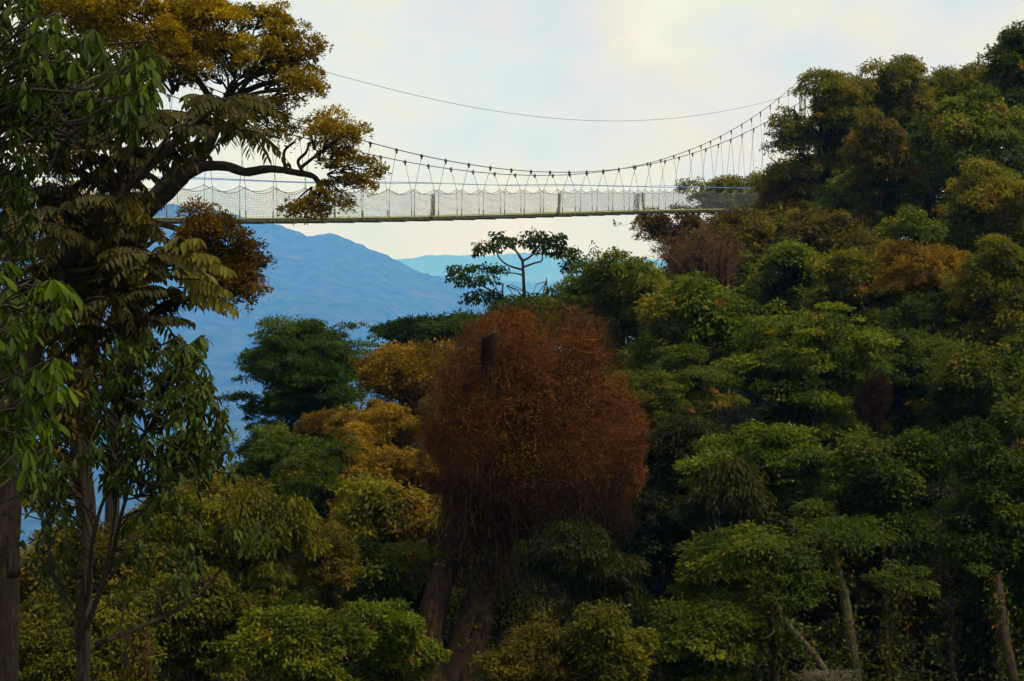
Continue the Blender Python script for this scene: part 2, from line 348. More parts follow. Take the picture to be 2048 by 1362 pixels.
prof1 = [(-500, 340), (0, 372), (200, 392), (330, 407), (370, 411), (430, 421), (480, 431), (520, 440), (556, 449), (590, 463), (620, 474), (640, 471), (668, 466), (690, 474), (720, 489), (760, 505), (800, 524), (840, 543), (880, 556), (920, 570), (980, 588), (1060, 612), (1200, 660), (1500, 740)]
prof2 = [(300, 600), (560, 560), (700, 535), (790, 518), (850, 512), (900, 509), (950, 513), (1000, 511), (1050, 505), (1100, 510), (1140, 521), (1200, 536), (1300, 548), (1500, 560), (2300, 580)]
prof3 = [(600, 640), (800, 575), (870, 552), (930, 548), (1000, 560), (1100, 568), (1200, 560), (1350, 580), (1700, 640)]
ridge('mountain_slope', '', prof1, 14000, -1400, 4800, 16400, 520, 280, 3, forest_far('mountain_forest', .3), 100, 44)
ridge('far_mountain', '', prof3, 23000, -1800, 17000, 26000, 200, 40, 8, forest_far('mountain_forest_far', .1), 240, 80)
ridge('farthest_mountain', '', prof2, 35000, -2000, 27000, 39000, 260, 40, 5, forest_far('mountain_forest_farthest', .1), 320, 110)

# ------------------------------------------------------------------ suspension bridge
B0 = np.array([-6.2, 87.0]); BD = nrm(np.array([.413, .911])); BN = np.array([BD[1], -BD[0]])
def ray_t(u, off):       # where the vertical plane through pixel column u meets the bridge line
    k = (u-1024)/F; a = B0 + BN*off
    return (k*a[1]-a[0])/(BD[0]-k*BD[1])
def zat(u, v, off):
    t = ray_t(u, off); y = B0[1]+BN[1]*off+BD[1]*t; return t, P(u, v, y)[2]
def fit(pts, off, deg):
    q = np.array([zat(u, v, off) for u, v in pts]); return np.polyfit(q[:, 0], q[:, 1], deg)
CO = 1.38; DO = .95
Apt = [(579, 234), (607, 245), (705, 272), (742, 285), (794, 299), (844, 311), (892, 322), (938, 329), (981, 334), (1023, 340), (1062, 342), (1100, 344), (1138, 345), (1173, 344), (1206, 341), (1237, 339), (1270, 333), (1300, 328), (1329, 321), (1357, 314), (1384, 306), (1410, 298), (1435, 289), (1459, 279), (1482, 268), (1505, 258), (1527, 247), (1546, 234), (1672, 152)]
Bpt = [(706, 300), (755, 312), (808, 322), (857, 331), (902, 339), (946, 344), (989, 348), (1030, 350), (1069, 351), (1105, 350), (1139, 348), (1173, 346), (1206, 341), (1237, 338), (1266, 333), (1294, 327), (1320, 321), (1346, 313), (1377, 300), (1400, 291), (1419, 283), (1439, 272), (1460, 261), (1481, 248), (1500, 236), (1518, 224), (1537, 210), (1554, 197), (1604, 152)]
pA, pB = fit(Apt, CO, 4), fit(Bpt, -CO, 4)
Dk = [(340, 436.5), (500, 437.5), (640, 438), (800, 435), (900, 433), (980, 431), (1040, 428), (1110, 428.5), (1250, 424), (1348, 420), (1450, 419), (1550, 419), (1650, 420)]
dq = np.array([zat(u, v, DO) for u, v in Dk]); dzt = np.polyfit(dq[:, 0], dq[:, 1], 5)
T0, T1 = -34., 70.
def zdeck(t): return np.polyval(dzt, np.clip(t, -20, 66))
def pt(t, off, z): return np.stack([B0[0]+BD[0]*t+BN[0]*off, B0[1]+BD[1]*t+BN[1]*off, z+0*t], -1)
ts = [np.array(sorted(ray_t(u, o) for u, v in q[3:-1])) for q, o in ((Apt, CO), (Bpt, -CO))]
HS = 2.36
print('spacing', np.diff(ts[0]).round(2), np.diff(ts[1]).round(2), 'lowest', T0)
bridge = empty('suspension_bridge', pt(np.array(0.), 0, float(zdeck(0.)))); tag(bridge, 'narrow rope and steel canopy walkway with net sides hanging between trees high over the valley', 'suspension bridge')
cabz = {1: lambda t: np.polyval(pA, np.clip(t, -27, 72)) + np.maximum(-27-t, 0)*.22, -1: lambda t: np.polyval(pB, np.clip(t, -24, 72)) + np.maximum(-24-t, 0)*.22}
for sgn in (1, -1):
    t = np.linspace(T0, 71.6, 120); m = MB(); m.tube(pt(t, sgn*CO, cabz[sgn](t)), .021, 6); m.build('main_cable', M['cable'], bridge)
# deck: two side stringers, cross planks
t = np.linspace(T0, T1, 140); zd = zdeck(t); dz_kink = 0
for sgn in (1, -1):
    m = MB()
    for a, b, za, zb in zip(t[:-1], t[1:], zd[:-1], zd[1:]):
        A, Bq = pt(np.array(a), sgn*DO, za-.09), pt(np.array(b), sgn*DO, zb-.09)
        ax = nrm(Bq-A); sd_ = nrm(np.array([ax[1], -ax[0], 0])); up = np.cross(sd_, ax)
        m.box((A+Bq)/2, (np.linalg.norm(Bq-A)/2, .03, .085), [ax, sd_, up])
    m.build('side_beam', M['deck'], bridge)
m = MB()
for a in np.arange(T0, T1, .30):
    z = float(zdeck(a)); ax = np.array([*BD, 0]); m.box(pt(np.array(a), 0, z+.012), (.13, DO+.05, .022), [ax, [ax[1], -ax[0], 0], [0, 0, 1]])
m.build('walkway_planks', M['plank'], bridge)
for a in np.arange(T0, T1, HS):
    m = MB(); z = float(zdeck(a)); ax = np.array([*BD, 0]); m.box(pt(np.array(a), 0, z-.17), (.04, DO+.10, .03), [ax, [ax[1], -ax[0], 0], [0, 0, 1]])
    m.build('cross_beam', M['deck'], bridge)
# hangers with clamps, the rail cable swags and the net on each side
rng = np.random.default_rng(3)
NH = 1.13
for sgn in (1, -1):
    tt = ts[0] if sgn == 1 else ts[1]; h0 = tt[0]; sp = np.median(np.diff(tt))
    hs = list(tt); 
    while hs[0]-sp > T0: hs.insert(0, hs[0]-sp)
    while hs[-1]+sp < 70: hs.append(hs[-1]+sp)
    hs = np.array(hs); zt = cabz[sgn](hs); zb = zdeck(hs)
    bot = []
    for q, (a, z1, z0) in enumerate(zip(hs, zt, zb)):
        mm = MB(); lean = -.12 if sgn == 1 else .05
        top = pt(np.array(a), sgn*CO, z1); mid = pt(np.array(a+lean), sgn*(DO+.14), z0+NH+.10); low = pt(np.array(a+lean+.12*sgn), sgn*(DO+.05), z0-.05)
        mm.tube(np.array([top, mid, low]), .010, 4, cap=False)
        mm.tube(np.array([low, low*.72+mid*.28]), .024, 4, cap=False)
        hg = mm.build('hanger', M['thin'], bridge)
        mm = MB(); ax = nrm(pt(np.array(a+.2), sgn*CO, float(cabz[sgn](a+.2)))-top)
        mm.box(top+np.array([0, 0, -.02]), (.10, .035, .045), [ax, [ax[1], -ax[0], 0], [0, 0, 1]])
        mm.box(top+(mid-top)*.035+ax*.02, (.03, .03, .12), [ax, [ax[1], -ax[0], 0], [0, 0, 1]])
        mm.build('clamp', M['cable'], hg); bot.append(a+lean)
    bot = np.array(bot)
    # rail swags
    m = MB(); ss = []; zz_ = []
    for a, b in zip(bot[:-1], bot[1:]):
        x = np.linspace(0, 1, 9); s = a+(b-a)*x; sag = .20+.06*rng.random(); z = zdeck(s)+NH+.12 - sag*4*x*(1-x)
        m.tube(pt(s, sgn*(DO+.14), z), .013, 4, cap=False); ss += list(s[:-1]); zz_ += list(z[:-1])
    ss = np.array(ss); zz_ = np.array(zz_); m.build('rail_cable', M['thin'], bridge)
    # net of knotted cord
    m = MB(); rows = 14; sx = np.arange(max(T0, ss[0]), min(T1, ss[-1]), .6)
    def netp(s, h, wv=0):
        zt_ = np.interp(s, ss, zz_)-.02; zb_ = zdeck(s)-.01
        return pt(s, sgn*(DO+.06+.09*h+.04*np.sin(s*2.1)*np.sin(pi*h)), 0)+np.stack([0*s, 0*s, zb_+(zt_-zb_)*h + wv], -1)
    for r in range(rows+1):
        h = r/rows; m.tube(netp(sx, h, .02*np.sin(sx*1.7+r)), .0034, 3, cap=False)
    for s0 in np.arange(sx[0], sx[-1], .11):
        h = np.linspace(0, 1, 4); s = s0 + .07*np.sin(h*3+s0*1.3)*np.sin(pi*h)
        m.tube(netp(s, h), .0032, 3, cap=False)
    m.build('side_net', M['net'], bridge)
    # gathered seams of doubled net
    for u0_, wd in (((860, .30), (1112, .22), (1268, .75)) if sgn == 1 else ((1290, .3),)):
        m = MB(); a = ray_t(u0_, sgn*DO)
        for k_ in range(26):
            x0, x1 = a+rng.normal()*wd*.5, a+rng.normal()*wd*.5
            m.tube(netp(np.linspace(x0, x1, 5), np.linspace(0, 1, 5))+np.array([BN[0]*.03*sgn, BN[1]*.03*sgn, 0]), .008, 3, cap=False)
        for k_ in range(10):
            h_ = k_/10; x = np.linspace(a-wd*.5, a+wd*.5, 4); m.tube(netp(x, h_+0*x)+np.array([BN[0]*.03*sgn, BN[1]*.03*sgn, 0]), .008, 3, cap=False)
        m.build('net_seam', M['thin'], bridge)
    # blue safety rope
    m = MB(); s = np.linspace(T0, T1, 140); vz = NH+.33+.035*np.sin(s*.33*(1+.1*sgn)+sgn)
    m.tube(pt(s, sgn*(DO+.1), zdeck(s)*.35+.65*np.polyval(np.polyfit(t, zd, 1), s)+vz), .014, 4, cap=False); m.build('safety_rope', M['bluerope'], bridge)

# overhead wire, farther out over the valley
m = MB(); wp = [(560, 118), (630, 139), (760, 172), (900, 206), (1010, 225), (1100, 236), (1190, 241), (1280, 241), (1370, 234), (1450, 222), (1560, 196), (1680, 156)]
q = np.array([[u, v] for u, v in wp], float); cu = np.polyfit(q[:, 0], q[:, 1], 4); uu = np.linspace(430, 1690, 60)
Dw = 80 + (uu-430)/1260*78
m.tube(np.array([P(a, np.polyval(cu, a), d) for a, d in zip(uu, Dw)]), .012, 4, cap=False)
tag(m.build('overhead_wire', M['net']), 'single thin grey wire sagging across the open sky above the bridge', 'wire')

# tower at the right-hand end
tt_ = 71.8; tz = P(1604, 150, 152)[2]; foot = pt(np.array(tt_), 0, -13.0)
tower = empty('bridge_tower', foot); tag(tower, 'pale steel lattice tower holding the bridge cables among the right-hand trees', 'tower')
BASES.append(foot)
ax3 = np.array([*BN, 0]); ay3 = np.array([*BD, 0]); az3 = np.array([0, 0, 1.])
for sgn in (1, -1):
    m = MB(); c0 = pt(np.array(tt_), sgn*CO, 0); h = .22
    for i in (-1, 1):
        for j in (-1, 1):
            m.tube(np.array([c0+ax3*i*h+ay3*j*h+az3*-13, c0+ax3*i*h*.8+ay3*j*h*.8+az3*tz]), .04, 4, cap=False)
    z = -13; k_ = 0
    while z < tz-.5:
        for i in (-1, 1):
            s_ = 1 if k_ % 2 else -1
            m.tube(np.array([c0+ax3*i*h-ay3*h*s_+az3*z, c0+ax3*i*h+ay3*h*s_+az3*(z+.6)]), .022, 4, cap=False)
            m.tube(np.array([c0+ay3*i*h-ax3*h*s_+az3*z, c0+ay3*i*h+ax3*h*s_+az3*(z+.6)]), .022, 4, cap=False)
        z += .6; k_ += 1
    m.build('tower_leg', M['steel'], tower)
    m = MB(); tp = c0+az3*tz
    m.tube(np.array([tp+az3*-1.9, tp-ay3*.75-ax3*.2+az3*-.45]), .06, 4); m.tube(np.array([tp-ay3*.75-ax3*.2+az3*-.45, tp+az3*.05]), .06, 4)
    m.box(tp, (.28, .16, .12), [ax3, ay3, az3]); m.build('cable_saddle', M['steel'], tower)
m = MB(); m.box(pt(np.array(tt_), 0, tz-.12), (CO+.5, .09, .07), [ax3, ay3, az3]); m.build('crossbeam', M['steel'], tower)
for z in (tz-4, 2.6, -5): m = MB(); m.box(pt(np.array(tt_), 0, z), (CO, .05, .05), [ax3, ay3, az3]); m.build('crossbeam', M['steel'], tower)
m = MB(); zp = float(zdeck(70.))
m.box(pt(np.array(tt_), 0, zp-.08), (2.4, 1.6, .06), [ax3, ay3, az3])
for z in (.55, 1.1):
    for j in (-1.6, 1.6):
        for a, b in ((-2.4, -.6), (.6, 2.4)): m.box(pt(np.array(tt_), (a+b)/2, zp+z)+ay3*j, (.9, .025, .025), [ax3, ay3, az3])
for i in (-2.4, -.6, .6, 2.4):
    for j in (-1.6, 1.6): m.box(pt(np.array(tt_), i, zp+.55)+ay3*j, (.03, .03, .58), [ax3, ay3, az3])
m.build('landing', M['steel'], tower)

# ------------------------------------------------------------------ trees of the slope, far to near
CEN = {}
def T(name, label, cat, bbox, D, **k):
    CEN[k['seed']] = ((bbox[0]+bbox[2])/2, (bbox[1]+bbox[3])/2); 
    u0, v0, u1, v1 = bbox; e = (u1-u0)*.05; return tree(name, label, cat, (u0-e, v0, u1+e, v1), D, **k)
# --- right-hand skyline
T('broadleaf_tree', 'dark green tree rising at the top right corner of the slope', 'tree', (1965, 60, 2150, 300), 128, pal='deep', seed=1, lp=5.5, n=16, trunk=5)
T('broadleaf_tree', 'olive tree with small rounded tufts on the skyline, left of the top corner tree', 'tree', (1835, 125, 2010, 300), 135, pal='olive', seed=2, lp=5.5, n=16, k=.28, trunk=6)
T('broadleaf_tree', 'yellow-olive tree with the highest domed crown right of the tower', 'tree', (1715, 118, 1850, 330), 132, pal='olive', seed=3, lp=5.5, n=18, k=.30, trunk=6, tint=.05, cov=1.3)
T('broadleaf_tree', 'open-crowned tree hiding the tower, dark forked limbs showing against the sky', 'tree', (1580, 175, 1750, 420), 122, pal='olive', seed=4, lp=5.5, n=5, k=.24, low=.2, trunk=4, tr=.34, cov=1.25, bark='barkdark', tint=.08, back=.3, foot=None,
  extra=[(1656, 182, 30, 20), (1572, 236, 22, 20), (1565, 262, 24, 18), (1590, 290, 38, 26), (1640, 175, 40, 25), (1690, 180, 36, 28), (1655, 235, 40, 30), (1610, 255, 26, 18), (1575, 305, 28, 18), (1720, 225, 34, 34), (1640, 345, 50, 18), (1590, 350, 45, 16), (1735, 300, 30, 40)])
T('broadleaf_tree', 'leafy green tree with a broad bright crown near the right frame edge', 'tree', (1865, 190, 2070, 360), 112, pal='green', seed=5, lp=6, n=18, k=.30, trunk=6, tint=.1)
T('broadleaf_tree', 'brownish-yellow bushy tree just right of the forked open-crowned tree', 'tree', (1700, 245, 1815, 415), 113, pal='brownolive', seed=6, lp=5.5, n=14, trunk=5, tint=.08)
T('broadleaf_tree', 'shaded green tree in the hollow between the olive skyline crowns', 'tree', (1790, 250, 1910, 460), 120, pal='deep', seed=7, lp=6, n=14, trunk=4, tint=-.1)
T('broadleaf_tree', 'bushy yellow-green tree at the right edge below the broad bright crown', 'tree', (1890, 345, 2080, 500), 98, pal='olive', seed=8, lp=6, n=18, k=.3, trunk=5, tint=.1)
T('broadleaf_tree', 'rounded green crown above and left of the golden tree on the right slope', 'tree', (1770, 398, 1895, 515), 96, pal='green', seed=9, lp=6, n=12, trunk=4, tint=.02)
T('broadleaf_tree', 'wide olive tree half hiding the right end of the bridge', 'tree', (1385, 345, 1640, 500), 146, pal='olive', seed=10, lp=5, n=20, k=.26, trunk=6, tint=.05, cov=1.35)
T('broadleaf_tree', 'low rust-tipped crown poking out under the right end of the bridge deck', 'tree', (1290, 418, 1440, 530), 132, pal='orange', seed=11, lp=5.5, n=11, k=.3, trunk=6, tint=-.15, cov=1.3)
T('broadleaf_tree', 'brown-green tree under the tower landing', 'tree', (1560, 420, 1740, 560), 110, pal='brownolive', seed=12, lp=5.5, n=14, trunk=4, tint=-.1)
T('broadleaf_tree', 'dark tree behind and beneath the tower, wrapped in climbers', 'tree', (1515, 335, 1665, 510), 124, pal='brownolive', seed=13, lp=5.5, n=12, trunk=4)
T('flowering_tree', 'golden flowering tree glowing on the right slope', 'tree', (1768, 482, 1930, 640), 88, style='puff', pal='amber', seed=14, lp=4.6, n=16, k=.30, flat=.8, low=-.1, trunk=4, tint=-.12, cov=1.5)
T('broadleaf_tree', 'tall olive tree along the right edge beside the golden tree', 'tree', (1895, 470, 2100, 700), 84, pal='olive', seed=15, lp=6.5, n=20, k=.3, trunk=5, tint=.02)
T('broadleaf_tree', 'green tree in the dim gap below the golden tree', 'tree', (1780, 590, 1960, 760), 86, pal='deep', seed=16, lp=6.5, n=14, trunk=4, tint=-.1)
T('broadleaf_tree', 'green bushy tree left of the golden tree, below the pale tower foot', 'tree', (1470, 470, 1650, 650), 98, pal='green', seed=17, lp=6, n=18, k=.3, trunk=4, tint=-.05)
T('broadleaf_tree', 'mixed green tree with yellowish tips between tower foot and golden tree', 'tree', (1620, 515, 1800, 680), 94, pal='olive', seed=18, lp=6, n=16, trunk=4, tint=-.1)
T('broadleaf_tree', 'bright yellow-green tree forming the left shoulder of the slope, right of the pale-limbed tree', 'tree', (1170, 525, 1330, 700), 84, pal='bright', seed=19, lp=7, n=22, k=.28, trunk=5, tint=-.08, m=12)
T('broadleaf_tree', 'green tree on the slope shoulder under the bare brown tree', 'tree', (1290, 560, 1470, 760), 80, pal='green', seed=20, lp=7, n=18, k=.3, trunk=5, tint=-.02)
T('broadleaf_tree', 'shadowy brown-olive tree behind the bare brown thicket', 'tree', (1380, 440, 1540, 600), 112, pal='brownolive', seed=21, lp=5.5, n=12, trunk=4, tint=-.12)
T('broadleaf_tree', 'leafy olive crown filling the skyline between open-crowned and domed trees', 'tree', (1660, 165, 1790, 300), 136, pal='olive', seed=410, lp=5.5, n=16, k=.3, trunk=6, tint=.1)
T('broadleaf_tree', 'full green crown on the skyline left of the tufted tree', 'tree', (1790, 165, 1910, 320), 138, pal='green', seed=411, lp=5.5, n=16, k=.3, trunk=6, tint=.0)
T('broadleaf_tree', 'yellowish-green crown between tufted tree and top corner tree', 'tree', (1900, 140, 2040, 280), 132, pal='olive', seed=412, lp=5.5, n=16, k=.3, trunk=6, tint=.08)
T('broadleaf_tree', 'green crown below the brownish-yellow bushy tree', 'tree', (1660, 340, 1810, 480), 115, pal='green', seed=413, lp=6, n=16, k=.3, trunk=5, tint=.0)
# --- right-hand mid slope; lower down, shade is put into palettes and tints
T('layered_tree', 'large green tree with layered leaf tiers in the middle of the right slope', 'tree', (1440, 600, 1760, 900), 68, style='tier', pal='green', seed=22, lp=7, n=30, k=.24, flat=.5, trunk=6, tint=-.08, cov=1.6)
T('layered_tree', 'dark green layered tree directly right of the brown vine mound', 'tree', (1230, 690, 1440, 930), 66, style='tier', pal='deep', seed=23, lp=7.5, n=22, k=.28, flat=.6, trunk=6, tint=.15)
T('broadleaf_tree', 'dark leafy tree filling the right edge at mid height', 'tree', (1850, 690, 2110, 920), 68, pal='deep', seed=24, lp=7, n=22, k=.28, trunk=6, tint=.05)
T('broadleaf_tree', 'dim green tree between the layered tree and the right edge tree', 'tree', (1700, 660, 1900, 860), 72, pal='deep', seed=25, lp=7, n=18, k=.3, trunk=5, tint=.02)
T('layered_tree', 'tiered green tree with flat sprays above the dark hollow', 'tree', (1400, 850, 1650, 1010), 56, style='tier', pal='green', seed=26, lp=8, n=20, k=.27, flat=.45, trunk=9, tint=-.1)
T('broadleaf_tree', 'round dark green crown hanging over the unlit hollow on the lower right', 'tree', (1705, 850, 1880, 1040), 54, pal='deep', seed=27, lp=7.5, n=16, trunk=8, tint=-.12)
T('broadleaf_tree', 'deep green tree at the right edge above the thin slanting trunk', 'tree', (1890, 880, 2110, 1200), 50, pal='deep', seed=28, lp=8, n=24, k=.27, trunk=7, tint=-.15)
T('broadleaf_tree', 'green leafy crown low in the gully right of the vine mound', 'tree', (1280, 850, 1450, 1000), 62, pal='shade', seed=29, lp=7.5, n=14, trunk=6, tint=.05)
T('layered_tree', 'bright green layered tree on thin pale stems in the lower right', 'tree', (1375, 1062, 1565, 1205), 46, style='tier', pal='bright', seed=30, lp=8, n=13, k=.28, flat=.5, trunk=5, tint=-.28, bark='barkpale', tr=.10)
T('layered_tree', 'low bright green spreading tree, lower of the two lit trees in the lower right', 'tree', (1295, 1195, 1570, 1345), 42, style='tier', pal='bright', seed=31, lp=8.5, n=18, k=.26, flat=.5, trunk=4, tint=-.26)
T('climber_column', 'dark trunk wrapped in hanging leafy climbers above the pale-stemmed tree', 'tree', (1415, 930, 1510, 1110), 52, style='droop', pal='shade', seed=32, lp=10, n=12, k=.45, trunk=5, tint=.15)
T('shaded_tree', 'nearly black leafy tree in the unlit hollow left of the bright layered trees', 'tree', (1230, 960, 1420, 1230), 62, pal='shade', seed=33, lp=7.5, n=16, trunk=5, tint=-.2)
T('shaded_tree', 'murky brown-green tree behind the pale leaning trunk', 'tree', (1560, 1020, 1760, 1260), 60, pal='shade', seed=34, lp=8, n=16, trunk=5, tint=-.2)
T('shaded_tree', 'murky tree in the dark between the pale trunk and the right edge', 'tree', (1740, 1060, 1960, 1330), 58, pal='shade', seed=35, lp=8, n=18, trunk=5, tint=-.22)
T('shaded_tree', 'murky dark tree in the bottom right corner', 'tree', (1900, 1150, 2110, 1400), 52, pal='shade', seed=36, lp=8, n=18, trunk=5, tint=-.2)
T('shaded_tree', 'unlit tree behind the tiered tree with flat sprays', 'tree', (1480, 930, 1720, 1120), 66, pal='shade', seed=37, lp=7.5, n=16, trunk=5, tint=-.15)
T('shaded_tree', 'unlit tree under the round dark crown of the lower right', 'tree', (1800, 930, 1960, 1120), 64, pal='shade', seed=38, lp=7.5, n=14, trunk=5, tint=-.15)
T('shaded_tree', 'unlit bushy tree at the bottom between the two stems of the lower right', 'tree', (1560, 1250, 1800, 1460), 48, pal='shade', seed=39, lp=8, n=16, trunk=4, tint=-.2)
# --- centre
T('tiered_tree', 'dark green tiered tree on the ridge left of the pale-limbed tree', 'tree', (868, 612, 1005, 710), 100, style='conifer', pal='conifer', seed=40, lp=6.5, n=14, k=.3, flat=.4, trunk=4, tint=-.2)
T('tiered_tree', 'low dark tree with a drooping left arm at the foot of the blue mountain', 'tree', (762, 640, 905, 712), 98, style='conifer', pal='conifer', seed=41, lp=6.5, n=12, k=.28, flat=.45, trunk=5, tint=-.22)
T('broadleaf_tree', 'dark bush at the foot of the pale-limbed tree', 'tree', (1010, 606, 1150, 700), 104, pal='conifer', seed=42, lp=6, n=12, trunk=5, tint=-.1)
T('broadleaf_tree', 'yellow-green bush on the ridge right of the pale-limbed tree', 'tree', (1095, 560, 1210, 680), 96, pal='bright', seed=43, lp=6, n=12, trunk=5, tint=-.28, style='droop')
T('golden_tree', 'golden dome-crowned tree left of the brown vine mound', 'tree', (722, 692, 925, 850), 74, style='puff', pal='amber', seed=44, lp=5, n=28, k=.3, flat=.9, low=-.2, trunk=5, tint=-.12)
T('broadleaf_tree', 'olive-green tree between golden dome and vine mound', 'tree', (835, 790, 930, 930), 68, pal='olive', seed=45, lp=6, n=14, trunk=5, tint=.05)
T('golden_tree', 'orange-gold tree lower down, right of the rusty crown', 'tree', (680, 800, 850, 930), 70, style='puff', pal='amber', seed=46, lp=4.8, n=14, k=.32, flat=1., low=-.3, trunk=5, tint=-.15)
T('golden_tree', 'rusty orange small crown beside the tall tiered green tree', 'tree', (603, 822, 705, 905), 73, style='puff', pal='orange', seed=47, lp=4.8, n=10, k=.34, flat=.8, trunk=5, tint=-.05)
T('golden_tree', 'small yellow-orange crown at the left flank of the vine mound', 'tree', (690, 888, 885, 1020), 62, style='puff', pal='amber', seed=48, lp=5, n=13, k=.32, flat=.8, trunk=5, tint=-.12)
T('broadleaf_tree', 'big shaded green tree below the tall tiered tree', 'tree', (450, 865, 700, 1075), 66, style='broad', pal='green', seed=49, lp=6.5, n=24, k=.28, flat=.7, trunk=5, tint=-.12)
T('broadleaf_tree', 'olive tree in the hollow below the rusty crown', 'tree', (590, 880, 740, 1060), 62, pal='deep', seed=50, lp=6.5, n=16, trunk=5, tint=0)
T('broadleaf_tree', 'mid-green leafy tree left of the vine trunk', 'tree', (695, 965, 890, 1140), 54, pal='olive', seed=51, lp=7.5, n=20, k=.28, trunk=5, tint=.08)
T('broadleaf_tree', 'dim tree beside the lower vine trunk with a few red leaves', 'tree', (690, 1090, 870, 1260), 50, pal='deep', seed=52, lp=8, n=16, trunk=4, tint=0)
T('broadleaf_tree', 'brownish domed bush with fine twigs in the lower centre-left', 'tree', (588, 1062, 722, 1230), 48, pal='brownolive', seed=53, lp=6.5, n=14, trunk=4, tint=0)
T('broadleaf_tree', 'green tree with drooping leaf bunches in the lower left centre', 'tree', (430, 985, 615, 1170), 44, style='droop', pal='olive', seed=54, lp=10, n=16, k=.3, trunk=4, tint=-.15, m=12)
T('leafy_bush', 'bright yellow-green bush at the bottom left of centre', 'bush', (478, 1195, 700, 1400), 36, pal='bright', seed=55, lp=8.5, n=20, k=.27, trunk=2, tint=-.12, style='broad')
T('leafy_bush', 'green bush at the foot of the vine-covered trunk', 'bush', (690, 1195, 860, 1400), 38, pal='green', seed=56, lp=8.5, n=16, k=.3, trunk=2, tint=0, style='broad')
T('leafy_bush', 'tangled olive bush just right of the vine-covered trunk', 'bush', (985, 1250, 1150, 1450), 40, pal='brownolive', seed=57, lp=7.5, n=18, k=.25, trunk=2, tint=-.2, cov=1.1)
T('leafy_bush', 'pointed olive-green bush in the bottom centre-right', 'bush', (1135, 1195, 1290, 1450), 40, pal='olive', seed=58, lp=7.5, n=22, k=.24, trunk=2, tint=-.2, cov=1.1)
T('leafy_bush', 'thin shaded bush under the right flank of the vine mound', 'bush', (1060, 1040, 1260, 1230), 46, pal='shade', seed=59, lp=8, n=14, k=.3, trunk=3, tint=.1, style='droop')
# --- lower left
T('broadleaf_tree', 'olive tree with rust-tipped top behind the slender sapling', 'tree', (250, 1000, 480, 1190), 44, pal='olive', seed=60, lp=8.5, n=20, k=.28, trunk=4, tint=-.2)
T('broadleaf_tree', 'dim olive tree low on the left beyond the sapling fork', 'tree', (60, 1060, 300, 1260), 40, pal='brownolive', seed=61, lp=9, n=18, k=.28, trunk=4, tint=-.15)
T('leafy_bush', 'dark olive bush spreading along the bottom behind the reddish stump', 'bush', (240, 1150, 520, 1420), 37, pal='olive', seed=62, lp=8.5, n=22, k=.27, trunk=2, tint=-.28, style='broad')
T('leafy_bush', 'dark bush in the bottom left corner', 'bush', (0, 1200, 270, 1440), 33, pal='olive', seed=63, lp=8.5, n=20, k=.27, trunk=2, tint=-.28, style='broad')
T('broadleaf_tree', 'yellowish tree in the valley gap beyond the slender sapling', 'tree', (350, 960, 520, 1080), 56, pal='brownolive', seed=64, lp=7, n=14, k=.3, trunk=5, tint=0)

# --- the crowd of trees that closes the gaps of the slope, each named by what it stands next to
SHORT = {1: 'top corner tree', 2: 'tufted skyline tree', 3: 'highest domed crown', 4: 'fork-limbed open tree', 5: 'broad bright crown', 6: 'brownish-yellow bushy tree', 8: 'bushy yellow-green edge tree', 9: 'rounded green crown', 10: 'olive tree at the bridge end', 12: 'tower landing', 14: 'golden flowering tree', 15: 'tall olive edge tree',
 17: 'bushy tree below the tower foot', 19: 'bright yellow-green shoulder tree', 20: 'slope shoulder tree', 22: 'large layered tree', 23: 'dark layered tree', 24: 'dark edge tree at mid height', 26: 'tiered tree with flat sprays', 27: 'round crown over the hollow', 28: 'deep green edge tree', 30: 'pale-stemmed layered tree', 31: 'low bright spreading tree', 32: 'climber-wrapped trunk',
 35: 'murky tree of the dark hollow', 36: 'bottom right corner', 44: 'golden dome-crowned tree', 46: 'orange-gold tree', 47: 'rusty orange crown', 49: 'big shaded green tree', 51: 'leafy tree left of the vine trunk', 53: 'brownish domed bush', 54: 'tree with drooping bunches', 55: 'bright bottom bush', 56: 'green bush at the vine trunk', 57: 'tangled olive bush', 58: 'pointed olive bush', 59: 'thin bush under the vine mound', 60: 'rust-tipped olive tree', 61: 'dim tree beyond the sapling fork', 62: 'bush behind the reddish stump', 63: 'bottom left corner bush'}
TONE = {'deep': 'deep green', 'shade': 'near-black', 'green': 'mid-green', 'brownolive': 'brownish', 'olive': 'olive', 'fresh': 'light green'}
rf = np.random.default_rng(200); used = set()
def dist_at(v): return float(np.interp(v, [380, 450, 600, 800, 1000, 1200, 1400], [130, 118, 102, 80, 68, 60, 50]))
